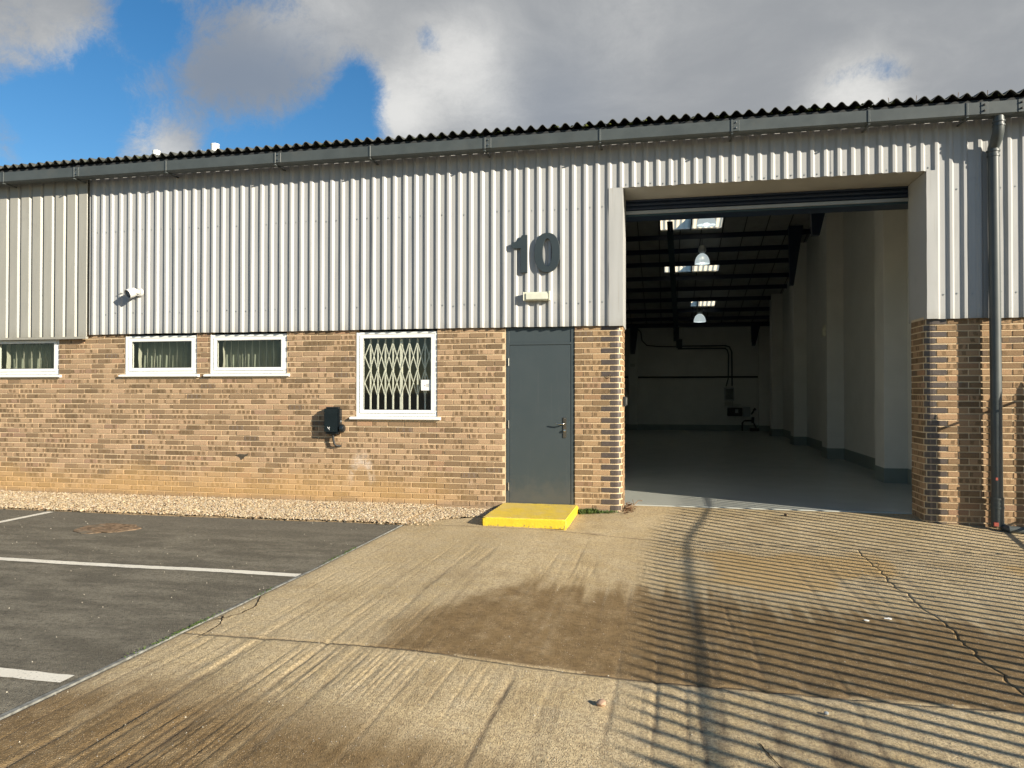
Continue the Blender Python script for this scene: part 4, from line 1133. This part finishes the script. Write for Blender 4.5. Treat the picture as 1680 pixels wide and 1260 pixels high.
# pendant lamps
def pendant(label, x, y, zb, rad=.205, hh=.26, cap=True):
    o = empty('pendant_lamp', (x, y, zb+hh), label, 'lamp', 'high bay pendant lamps hanging in a row')
    def L(m, name, mat, sm=True):
        me = m.mesh(name); ob = obj(name, me, mat, o)
        if sm: sharp_smooth(ob, 40)
        return ob
    m = MB(); pr = [(rad*math.sin(a), -hh+hh*math.cos(a)) for a in np.linspace(.18, math.pi/2, 10)]
    m.lathe(pr+[(rad*1.03, -hh-.012), (rad*.96, -hh-.012)], (0, 0, 0), 28); L(m, 'reflector_dome', M_dome)
    m = MB(); m.lathe([(0, -hh*.30), (.045, -hh*.40), (.060, -hh*.66), (.04, -hh*.9), (0, -hh*.96)], (0, 0, 0), 14); L(m, 'bulb', M_bulb)
    m = MB(); m.lathe([(0, .215), (.07, .21), (.105, .165), (.11, .06), (.075, .01), (.05, -.01), (0, -.01)], (0, 0, 0), 20); L(m, 'housing', M_grey)
    top = lz(y)-(zb+hh)-.02
    if top > .23: m = MB(); m.tube([(0, 0, .21), (0, 0, top)], .006, 6); L(m, 'cable', M_blackr)
    return o
pendant('nearest pendant lamp, partly hidden by the bottom rail of the shutter', .87, 7.16, 5.16, rad=.205, hh=.20)
pendant('middle pendant lamp of the row, its grey housing and glass dome in full view', .993, 11.66, 5.08, rad=.20, hh=.28)
pendant('farthest and lowest pendant lamp, small bright dome in front of the rear wall', 1.143, 16.66, 3.94, rad=.20, hh=.26)

# services on the rear wall
m = MB(); m.tube([(-2.0, 19.85, 2.10), (-1.44, 19.85, 2.10)], .032, 8); m.tube([(-1.06, 19.85, 2.10), (3.41, 19.85, 2.10)], .032, 8)
o = m.obj('wall_pipe', M_blackr); tag(o, 'long black pipe running level across the rear wall', 'pipe')
m = MB()
for dz_ in (0, -.10): m.box(.46+.0, 2.25, 19.80, 19.88, 3.27+dz_, 3.315+dz_)
m.tube([(2.20, 19.82, 3.30), (2.38, 19.82, 3.24), (2.46, 19.82, 3.05), (2.47, 19.82, 1.75)], .026, 8); m.tube([(2.20, 19.82, 3.20), (2.30, 19.82, 3.12), (2.34, 19.82, 2.95), (2.33, 19.82, 2.05), (2.25, 19.82, 1.74)], .022, 8)
m.box(.40, .62, 19.70, 19.88, 3.22, 3.56)
o = m.obj('cable_tray', M_navy2); tag(o, 'dark cable tray and bent conduit running down the rear wall to the switch cabinet', 'cable tray')
m = MB(); m.tube([(-1.06, 19.84, 3.98), (-.95, 19.84, 3.85), (-.90, 19.84, 3.52), (-.72, 19.84, 3.34), (-.3, 19.84, 3.29), (.45, 19.84, 3.27)], .02, 8)
o = m.obj('hanging_cable', M_blackr); tag(o, 'black cable sagging down the rear wall from the left haunch', 'cable')
bd = MB(); bd.box(2.18, 2.54, 19.78, 19.90, 1.20, 1.70); bo = bd.obj('distribution_board', M_grey, bevel=.008); tag(bo, 'grey electrical cabinet with a dark green glazed front on the rear wall', 'fuse box')
m = MB(); m.box(2.225, 2.495, 19.768, 19.779, 1.25, 1.65); m.obj('cabinet_door', simple('dark_green_glass', (.012, .03, .022), .2), bo, bevel=.004)
m = MB(); m.box(2.19, 2.42, 19.80, 19.90, 1.0, 1.17); m.box(2.46, 2.50, 19.82, 19.90, .98, 1.20); m.box(2.50, 2.80, 19.83, 19.89, 1.02, 1.05); o = m.obj('switch_box', M_innerd, bevel=.006); tag(o, 'small pale switch box directly below the glazed electrical cabinet', 'switch box')
m = MB(); m.box(2.29, 2.82, 19.60, 19.90, .62, .93); gm = m.obj('meter_unit', M_blackr, bevel=.01); tag(gm, 'black meter unit low on the rear wall below the switch box', 'meter')
m = MB(); m.box(2.56, 2.67, 19.585, 19.599, .74, .88); m.obj('meter_face', M_grey, gm)
m = MB(); m.box(2.86, 3.12, 19.65, 19.90, .60, .97); m.lathe([(0, .04), (.05, .035), (.055, 0)], (3.0, 19.65, .85), 12, (0, -1, 0)); o = m.obj('gas_meter', M_grey, bevel=.02, seg=2); tag(o, 'grey boxy gas meter beside the black meter unit on the rear wall', 'gas meter')
m = MB(); m.tube([(3.16, 19.8, .68), (3.24, 19.8, .80), (3.30, 19.8, .92)], .03, 8); m.tube([(3.22, 19.8, .86), (3.34, 19.8, .86)], .022, 8); m.tube([(2.84, 19.8, .06), (2.84, 19.8, .36), (2.92, 19.8, .44), (3.25, 19.8, .45)], .03, 8)
m.tube([(3.22, 19.8, .36), (3.22, 19.8, .58)], .05, 10); m.tube([(3.25, 19.8, .36), (3.36, 19.75, .10)], .025, 8); m.box(3.10, 3.42, 19.55, 19.86, .055, .17)
o = m.obj('pipework', M_blackr); tag(o, 'black gas pipes and valve standing on the floor at the corner of the rear wall', 'pipework')
m = MB(); m.box(-1.34, -1.17, 19.585, 19.62, 2.50, 2.62); m.box(-1.36, -1.15, 19.575, 19.60, 2.60, 2.625); o = m.obj('wall_box', M_innerd, bevel=.006); tag(o, 'small pale box fixed to the left pilaster of the rear wall', 'wall box')
# sensor on the side wall pilaster
m = MB(); m.box(3.40, 3.47, 8.02, 8.14, 2.76, 2.95); m.box(3.43, 3.47, 8.00, 8.16, 2.90, 3.01); o = m.obj('wall_sensor', M_cream, bevel=.01, seg=2); tag(o, 'small white sensor on the edge of a white pilaster inside the open shutter', 'sensor')

# ------------------------------------------------------------------ things on the facade
# numerals
num = empty('unit_number', (-1.66, -.10, 3.05), 'large slate-grey raised number 10 on the cladding above the door', 'number sign')
def digit(m):
    o = m.obj('digit', M_slate, num, bevel=.002); o.location = (1.70, .10, -3.05); return o
s = lambda px, py: (-1.979+(px-60)/(828-60)*(1.979-1.349), 3.050+(770-py)/(770-145)*.505)
one = [(208, 765), (208, 375), (150, 378), (90, 372), (62, 350), (60, 285), (85, 276), (130, 268), (165, 250), (195, 220), (218, 185), (228, 168), (315, 166), (315, 765)]
m = MB(); m.prism([s(*p) for p in one], 1, -.082, -.053); digit(m)
no = 40; cxo, czo, ax_, az_ = 627, 458, 201, 312; exo = 2.35
def sup(cx_, cy_, a_, b_, e, k): t = 2*math.pi*k/no; c, q = math.cos(t), math.sin(t); return (cx_+a_*math.copysign(abs(c)**(2/e), c), cy_+b_*math.copysign(abs(q)**(2/e), q))
m = MB(); m.ring([s(*sup(cxo, czo, ax_, az_, 2.3, k)) for k in range(no)], [s(*sup(629, 455, 72, 218, 2.1, k)) for k in range(no)], -.082, -.053); digit(m)
# bulkhead light
m = MB(); m.box(-1.772, -1.432, -.115, -.052, 2.690, 2.800); bk = m.obj('bulkhead_light', M_cream, bevel=.012, seg=3, loc=(-1.6, -.1, 2.69)); tag(bk, 'cream plastic emergency bulkhead light below the number 10', 'light fitting')
m = MB(); m.box(-1.745, -1.459, -.130, -.1155, 2.700, 2.788); o = m.obj('lens', simple('ribbed_lens', (.62, .63, .52), .25), bk, bevel=.010, seg=2); o.location = (1.6, .1, -2.69)
m = MB(); m.box(-1.450, -1.425, -.126, -.07, 2.688, 2.806); m.box(-1.779, -1.765, -.120, -.07, 2.690, 2.802); o = m.obj('end_cap', M_cream, bk, bevel=.004); o.location = (1.6, .1, -2.69)
# security camera
sc_ = empty('security_camera', (-7.40, -.065, 2.95), 'white bullet security camera on the ribbed cladding above the small windows', 'camera')
A = Vector((-7.40, -.055, 2.955)); dirv = Vector((-.32, -.85, -.42)).normalized(); C0 = A+Vector((-.062, -.050, .004))
def cp(m, name, mat, sm=True):
    o = m.obj(name, mat, sc_); o.location = (7.40, .065, -2.95)
    if sm: sharp_smooth(o, 35)
    return o
m = MB(); m.lathe([(0, .035), (.050, .034), (.060, .022), (.062, 0)], tuple(A), 24, (0, -1, 0)); cp(m, 'mount', M_camw)
m = MB(); m.tube([tuple(A+Vector((0, -.03, 0))), tuple(A+Vector((-.010, -.07, .004))), tuple(C0)], [.035, .030, .034], 14); cp(m, 'arm', M_camw)
m = MB(); m.lathe([(0, -.045), (.040, -.040), (.062, -.015), (.070, .03), (.070, .070), (.068, .105), (.060, .105), (.058, .085)], tuple(C0), 28, tuple(dirv)); cp(m, 'camera_body', M_camw)
m = MB(); m.lathe([(.060, .086), (.030, .090), (0, .091)], tuple(C0), 24, tuple(dirv)); cp(m, 'lens_disc', M_black)
m = MB(); uu = dirv.orthogonal().normalized(); ww = dirv.cross(uu)
for q in (-.024, 0, .024):
    c = C0+dirv*.094+uu*q; m.tube([tuple(c-ww*.035), tuple(c+ww*.035)], .004, 6)
cp(m, 'infrared_led_strip', M_grey)
m = MB(); m.lathe([(0, .03), (.010, .028), (.010, 0)], (-7.705, -.035, 2.955), 8, (0, -1, 0)); m.tube([(-7.705, -.06, 2.955), (-7.735, -.075, 2.95)], .006, 6); o = m.obj('cable_gland', M_grey); tag(o, 'tiny grey cable gland just left of the security camera', 'cable gland')
# car charger
ch = empty('car_charger', (-4.40, 0, .96), 'black wall-mounted electric car charger beside the grilled window', 'car charger')
def cm(m, name, mat, **k):
    o = m.obj(name, mat, ch, **k); o.location = (4.40, 0, -.96); return o
m = MB(); m.box(-4.515, -4.290, -.125, -.004, .960, 1.325); b_ = cm(m, 'casing', M_black, bevel=.026, seg=4); sharp_smooth(b_, 30)
m = MB(); m.box(-4.500, -4.305, -.131, -.124, .985, 1.305); f_ = cm(m, 'front_cover', simple('gloss_black', (.008, .014, .017), .12), bevel=.005, seg=2)
m = MB(); m.lathe([(0, .05), (.045, .048), (.058, .03), (.058, 0)], (-4.290, -.062, 1.035), 20, (1, 0, 0)); o = cm(m, 'socket', M_black); sharp_smooth(o)
m = MB(); m.box(-4.289, -4.284, -.075, -.060, 1.12, 1.145); cm(m, 'status_light', M_grey)
m = MB(); m.tube([(-4.405, -.06, .97), (-4.40, -.062, .90), (-4.395, -.062, .86)], [.022, .016, .014], 10); m.tube([(-4.395, -.062, .87), (-4.385, -.060, .82), (-4.365, -.045, .80), (-4.33, -.015, .795), (-4.32, .01, .795)], .014, 10); o = cm(m, 'cable', M_blackr); sharp_smooth(o)
def st2(m, a, b, w=.0035):
    L = math.hypot(b[0]-a[0], b[1]-a[1]); nx, nz = -(b[1]-a[1])/L*w, (b[0]-a[0])/L*w
    m.prism([(a[0]+nx, a[1]+nz), (b[0]+nx, b[1]+nz), (b[0]-nx, b[1]-nz), (a[0]-nx, a[1]-nz)], 1, -.1335, -.1315)
m = MB(); lx, lz_ = -4.432, 1.035
st2(m, (lx-.020, lz_+.022), (lx-.004, lz_+.002)); st2(m, (lx-.004, lz_+.002), (lx+.010, lz_-.008)); st2(m, (lx+.010, lz_+.022), (lx+.004, lz_+.004)); st2(m, (lx+.004, lz_+.000), (lx+.008, lz_-.018), .004)
cm(m, 'logo', M_paper)
# shutter control on the pier return
m = MB(); m.box(-.529, -.490, .06, .15, 1.345, 1.470); sk = m.obj('shutter_control', M_blackr, bevel=.006, loc=(-.51, .1, 1.34)); tag(sk, 'black shutter control box on the edge of the brick pier left of the opening', 'control box')
m = MB(); m.box(-.4895, -.478, .065, .145, 1.365, 1.462); o = m.obj('cover', M_chrome, sk, bevel=.004); o.location = (.51, -.1, -1.34)
# bent wire on the pier
m = MB(); m.tube([(-.725, -.012, 1.735), (-.715, -.016, 1.722), (-.70, -.016, 1.728), (-.690, -.014, 1.742), (-.675, -.012, 1.748)], .004, 6); m.tube([(-.72, -.012, 1.715), (-.69, -.016, 1.707), (-.68, -.012, 1.72)], .004, 6)
o = m.obj('wire_hook', M_rust); tag(o, 'small rusty bent wire on the brick pier right of the door', 'wire')

# downpipe
PX = 3.639
dpn = empty('downpipe', (PX, -.12, 0), 'slate-grey round downpipe with swan neck on the pier at the right', 'downpipe')
def dp(m, name, mat=M_gutter, sm=True):
    o = m.obj(name, mat, dpn); o.location = (-PX, .12, 0)
    if sm: sharp_smooth(o, 40)
    return o
m = MB(); m.tube([(3.628, -.235, 4.60), (3.628, -.235, 4.475)], .057, 20); dp(m, 'outlet')
for z_ in (4.535, 4.49):
    m = MB(); m.lathe([(.057, -.010), (.066, -.008), (.066, .008), (.057, .010)], (3.628, -.235, z_), 20); dp(m, 'collar')
m = MB(); m.tube([(3.628, -.235, 4.49), (3.627, -.228, 4.42), (3.625, -.195, 4.365), (3.622, -.145, 4.315), (3.620, -.118, 4.28), (3.620, -.115, 4.20)], .059, 20); dp(m, 'swan_neck')
m = MB(); m.tube([(3.620, -.115, 4.24), (3.639, -.115, .10)], .058, 24); dp(m, 'pipe')
for z_, r_ in ((4.245, .068), (4.19, .065), (.335, .069), (.285, .067), (.235, .069)):
    t_ = (4.24-z_)/4.14; m = MB(); m.lathe([(.057, -.012), (r_, -.010), (r_, .010), (.057, .012)], (3.620+.019*t_, -.115, z_), 20); dp(m, 'collar')
m = MB(); m.tube([(3.639, -.115, .34), (3.640, -.115, .03)], .064, 24); dp(m, 'shoe')
for z_ in (3.1, 1.2):
    pass
m = MB(); m.box(3.600, 3.622, -.178, -.171, .545, .575); o = dp(m, 'red_mark', M_red, False)
m = MB(); m.box(3.580, 3.625, -.184, -.160, .035, .075); o = dp(m, 'red_mark', M_red, False)
m = MB(); m.tube([(3.70, -.235, .012), (4.3, -.285, .010), (5.2, -.33, .010)], .042, 14); m.tube([(3.70, -.120, .02), (3.70, -.20, .018), (3.73, -.238, .014)], .04, 12)
o = m.obj('ground_pipe', M_gutter); sharp_smooth(o); tag(o, 'grey drain pipe lying along the ground to the right of the downpipe', 'drain pipe')

# palisade fence to the right of the frame (its shadow stripes the yard)
fx_, fh = 4.30, 1.80
fe = empty('palisade_fence', (fx_, -5.0, 0), 'steel palisade fence at right angles to the wall, just beyond the right edge', 'fence')
pm_ = MB(); w_ = .0215
pm_.prism([(-w_, .07), (w_, .07), (w_, fh-.09), (w_*.45, fh-.045), (0, fh), (-w_*.45, fh-.045), (-w_, fh-.09)], 0, -.006, .006)
pme = pm_.mesh('pale')
y = -.20; n_p = 0
while y > -10.6:
    o = obj('pale', pme, M_fence, fe, (0, y+5.0, random.uniform(-.012, .004))); o.rotation_euler = (random.uniform(-.004, .004), 0, 0); y -= .150; n_p += 1
for z_ in (1.605, .24):
    m = MB(); m.box(.008, .045, -5.6, 4.95, z_-.008, z_+.008); m.obj('rail', M_fence, fe)
for y_ in (-.20-.15*18, -.20-.15*36, -.20-.15*54):
    m = MB(); m.box(.012, .034, y_+5.0-.018, y_+5.0+.018, -.15, fh-.10); m.obj('post', M_fence, fe)

# ------------------------------------------------------------------ gravel
def in_gravel(x, y):
    left = (x < -2.97) & (y > -1.255+.03*(vnoise(x*4, y*0)-.5))
    # spills over the corner of the apron, thinning out towards the step
    e = -1.24+.62*sst(x, -3.0, -2.35)+.10*(fbm(x*5, y*5, 2)-.5)
    right = (x >= -2.97) & (x < -2.10) & (y > e)
    return left | right
r = np.random.RandomState(5); N = 46000
gx_ = np.concatenate([r.uniform(-11.2, -2.1, N), r.uniform(-5.2, -2.1, 9000)]); gy_ = np.concatenate([r.uniform(-1.32, -.004, N), r.uniform(-1.32, -.004, 9000)])
k = in_gravel(gx_, gy_) | ((r.rand(len(gx_)) < .035) & (gy_ > -1.32) & (gx_ < -2.6)); gx_, gy_ = gx_[k], gy_[k]; n = len(gx_)
base = np.array([(1, 0, 0), (0, 1, 0), (-1, 0, 0), (0, -1, 0), (0, 0, 1), (.55, .55, .62), (-.55, -.5, .6)], float)
base = np.array([(1, 0, -.1), (.3, .95, 0), (-.85, .5, -.1), (-.8, -.6, 0), (.35, -.9, -.1), (.45, .2, .8), (-.35, -.05, .95)], float)
tri = np.array([(0, 1, 5), (1, 2, 6), (1, 6, 5), (2, 3, 6), (3, 4, 6), (4, 5, 6), (4, 0, 5)])
sz = r.uniform(.008, .017, n)*(1+.5*(r.rand(n) < .08)); yaw = r.rand(n)*6.283
sq = r.uniform(.6, 1.0, n); flt = r.uniform(.45, .8, n)
B = base[None]*np.stack([sz, sz*sq, sz*flt], 1)[:, None, :]*(1+.25*(r.rand(n, 7, 1)-.5))
tiltx, tilty = r.uniform(-.5, .5, n), r.uniform(-.5, .5, n)
B[:, :, 2] += B[:, :, 0]*tiltx[:, None]+B[:, :, 1]*tilty[:, None]
c, s__ = np.cos(yaw)[:, None], np.sin(yaw)[:, None]
X = B[:, :, 0]*c-B[:, :, 1]*s__; Y = B[:, :, 0]*s__+B[:, :, 1]*c
bed = .012+.014*sst(gy_, -1.25, -1.05)+.012*fbm(gx_*2, gy_*2, 3)
over = (gx_ > -2.97); bed = np.where(over, .006, bed)
VV = np.stack([X+gx_[:, None], Y+gy_[:, None], B[:, :, 2]+(bed+r.uniform(-.004, .010, n))[:, None]], -1).reshape(-1, 3)
FF = (tri[None]+7*np.arange(n)[:, None, None]).reshape(-1, 3)
me = bpy.data.meshes.new('gravel'); me.vertices.add(len(VV)); me.vertices.foreach_set('co', VV.astype(np.float32).ravel())
me.loops.add(FF.size); me.loops.foreach_set('vertex_index', FF.ravel().astype(np.int32)); me.polygons.add(len(FF))
me.polygons.foreach_set('loop_start', (np.arange(len(FF))*3).astype(np.int32)); me.polygons.foreach_set('loop_total', np.full(len(FF), 3, np.int32)); me.update(calc_edges=True)
pal = np.array([(.56, .45, .28), (.50, .38, .22), (.62, .52, .36), (.42, .29, .16), (.34, .22, .13), (.58, .50, .40), (.66, .58, .42), (.28, .19, .12)])
tc = pal[r.choice(8, n, p=[.24, .18, .18, .12, .07, .08, .09, .04])]*r.uniform(.85, 1.15, (n, 1))
a = me.color_attributes.new('tint', 'FLOAT_COLOR', 'POINT'); a.data.foreach_set('color', np.repeat(np.concatenate([tc, np.ones((n, 1))], 1), 7, axis=0).astype(np.float32).ravel())
me.materials.append(M_gravel); gv = obj('gravel', me, kind='stuff'); gv['label'] = 'strip of cream pea gravel along the foot of the brick wall'
def bz_(X, Y): return .006+.014*sst(Y, -1.25, -1.05)+.012*fbm(X*2, Y*2, 3)
bedo = obj('gravel_bed', grid_mesh('gravel_bed', np.linspace(-14, -2.45, 200), np.linspace(-1.31, .03, 30), lambda X, Y: np.where((X > -2.97), bz_(X, Y)*.0-.004, bz_(X, Y)-.03*(1-sst(Y, -1.30, -1.20)))), simple('gravel_bed_grit', (.30, .22, .13), .95, 0, .1, .4, 60., 1., 110), kind='structure')

# dark cracked bitumen lip at the gravel edge is left to the tarmac itself

# manhole: sunken rusty cover
mc = MB(); cx_, cy_ = -6.13, -2.16
pts = []
for i in range(22):
    a = 2*math.pi*i/22; rr = .33*(1+.10*math.sin(3*a+1)+.06*math.sin(7*a)); pts.append((cx_+rr*1.02*math.cos(a), cy_+rr*.86*math.sin(a)))
mc.prism(pts, 2, -.03, .0035); mh = mc.obj('manhole_cover', M_rust, loc=(cx_, cy_, 0)); tag(mh, 'rusty brown sunken cover in the tarmac near the gravel', 'manhole cover')
rb = MB()
for i in range(9):
    yy_ = -.22+i*.055; hw = .30*math.sqrt(max(.05, 1-(yy_/.29)**2))
    rb.box(-hw, hw, yy_-.010, yy_+.010, .0036, .0085)
rb.obj('tread_rib', M_rust, mh)

# weeds by the step
random.seed(4)
wd = MB()
for i in range(620):
    x = -1.075+abs(random.gauss(0, .20)); 
    if x > -.58: continue
    y = -.012-abs(random.gauss(0, .045)); hgt_ = random.uniform(.012, .055)*(1.25 if x < -.85 else .7); a = random.random()*6.28; t_ = random.uniform(.2, .9)
    lx_, ly_ = math.cos(a), math.sin(a); w_ = random.uniform(.004, .010); zz = float(conc_z(np.array([x]), np.array([y]))[0])
    p0 = (x, y, zz); p1 = (x+lx_*hgt_*t_*.5-ly_*w_, y+ly_*hgt_*t_*.5+lx_*w_, zz+hgt_*.65); p2 = (x+lx_*hgt_*t_, y+ly_*hgt_*t_, zz+hgt_); p3 = (x+lx_*hgt_*t_*.5+ly_*w_, y+ly_*hgt_*t_*.5-lx_*w_, zz+hgt_*.65)
    wd.add([p0, p1, p2, p3], [(0, 1, 2, 3)])
o = wd.obj('weeds', M_weed); o['kind'] = 'stuff'; o['label'] = 'low green weeds growing at the pier foot beside the yellow step'
# small weeds in the tarmac edge
wd = MB()
for i in range(420):
    y = random.choice([-4.95, -5.0, -5.15, -4.2, -3.1, -2.7, -5.4])+random.gauss(0, .10); x = float(EDGE(np.array(y)))-.02+random.gauss(0, .008); hgt_ = random.uniform(.004, .014); a = random.random()*6.28
    lx_, ly_ = math.cos(a), math.sin(a); w_ = .004
    wd.add([(x, y, 0), (x+lx_*hgt_*.5-ly_*w_, y+ly_*hgt_*.5+lx_*w_, hgt_*.7), (x+lx_*hgt_, y+ly_*hgt_, hgt_), (x+lx_*hgt_*.5+ly_*w_, y+ly_*hgt_*.5-lx_*w_, hgt_*.7)], [(0, 1, 2, 3)])
o = wd.obj('moss_line', M_weed); o['kind'] = 'stuff'; o['label'] = 'thin line of moss along the tarmac edge'
# heap of dead leaves at the pier foot
lf_ = MB()
for i in range(95):
    t_ = random.random(); x = -.505+abs(random.gauss(0, .055))+.0; y = .30+random.gauss(0, .13)-.25*t_; 
    zz = float(conc_z(np.array([x]), np.array([y]))[0]); zc = zz+random.uniform(.004, .055)*max(.2, 1-abs(x+.45)/.14)
    L_, w_ = random.uniform(.018, .038), random.uniform(.008, .016); a = random.random()*6.28; tl = random.uniform(-.6, .6); ca, sa = math.cos(a), math.sin(a)
    q = [(-L_, 0, 0), (0, -w_, .006), (L_, 0, .0), (0, w_, .006)]
    lf_.add([(x+px*ca-py*sa, y+px*sa+py*ca, zc+pz+px*tl) for px, py, pz in q], [(0, 1, 2), (0, 2, 3)])
o = lf_.obj('leaf_litter', M_dry); o['kind'] = 'stuff'; o['label'] = 'small heap of dead brown leaves at the foot of the pier beside the opening'
m = MB(); m.tube([(-.50, .05, .075), (-.40, .22, .085), (-.35, .30, .13), (-.30, .34, .125)], .006, 6); m.tube([(-.40, .22, .085), (-.42, .30, .14)], .004, 6); o = m.obj('twig', M_rust); tag(o, 'dry twig sticking out of the leaf heap by the pier', 'twig')

# loose stones and litter on the yard
def pebble(x, y, r_, label, mat=M_stone, cat='stone', flat_=.8):
    zz = float(conc_z(np.array([x]), np.array([y]))[0])
    me = bpy.data.meshes.new('stone'); bm = bmesh.new(); bmesh.ops.create_icosphere(bm, subdivisions=2, radius=r_)
    sd = random.random()*50
    for v in bm.verts:
        f_ = 1+.5*(float(fbm(np.array(v.co.x/r_*1.3+sd), np.array(v.co.y/r_*1.3+v.co.z/r_*2+sd), 2))-.5); v.co *= f_; v.co.z *= flat_
    bm.to_mesh(me); bm.free(); o = obj('stone', me, mat, None, (x, y, zz+r_*flat_*.8)); sharp_smooth(o, 25); tag(o, label, cat); return o
pebble(-.323, -5.54, .024, 'rounded brown pebble alone on the concrete in the foreground')
pebble(.786, -5.38, .011, 'small dark flint chip on the shadow-striped foreground concrete', M_grey)
def flake(x, y, sz_, label):
    zz = float(conc_z(np.array([x]), np.array([y]))[0])+.004; V = []
    for i in range(9):
        a = 2*math.pi*i/9; rr = sz_*random.uniform(.5, 1.1); V.append((rr*math.cos(a), rr*math.sin(a)*.7))
    m = MB(); m.prism(V, 2, 0, .004); me = m.mesh('paint_flake'); o = obj('paint_flake', me, M_paper, None, (x, y, zz)); tag(o, label, 'litter')
flake(1.546, -3.65, .030, 'larger white paint flake on the striped concrete, the right one of a pair')
flake(1.38, -3.73, .022, 'smaller white paint flake on the striped concrete, the left one of a pair')
pebble(1.42, .12, .020, 'small dark lump just outside the threshold of the open shutter', M_rust)
# scattered grit
r = np.random.RandomState(9); gm_ = MB(); 
for i in range(900):
    x, y = r.uniform(-10, 3.4), r.uniform(-6.6, -1.3)
    z = float(conc_z(np.array([x]), np.array([y]))[0]) if x > EDGE(np.array(y)) else float(tar_z(np.array(x), np.array(y)))
    s_ = r.uniform(.0025, .0065); a = r.rand()*6
    gm_.add([(x+s_*math.cos(a+q*2.09), y+s_*math.sin(a+q*2.09), z-.001) for q in range(3)]+[(x, y, z+s_)], [(0, 1, 3), (1, 2, 3), (2, 0, 3)])
o = gm_.obj('grit', M_grit); o['kind'] = 'stuff'; o['label'] = 'loose grit scattered over the yard and tarmac'
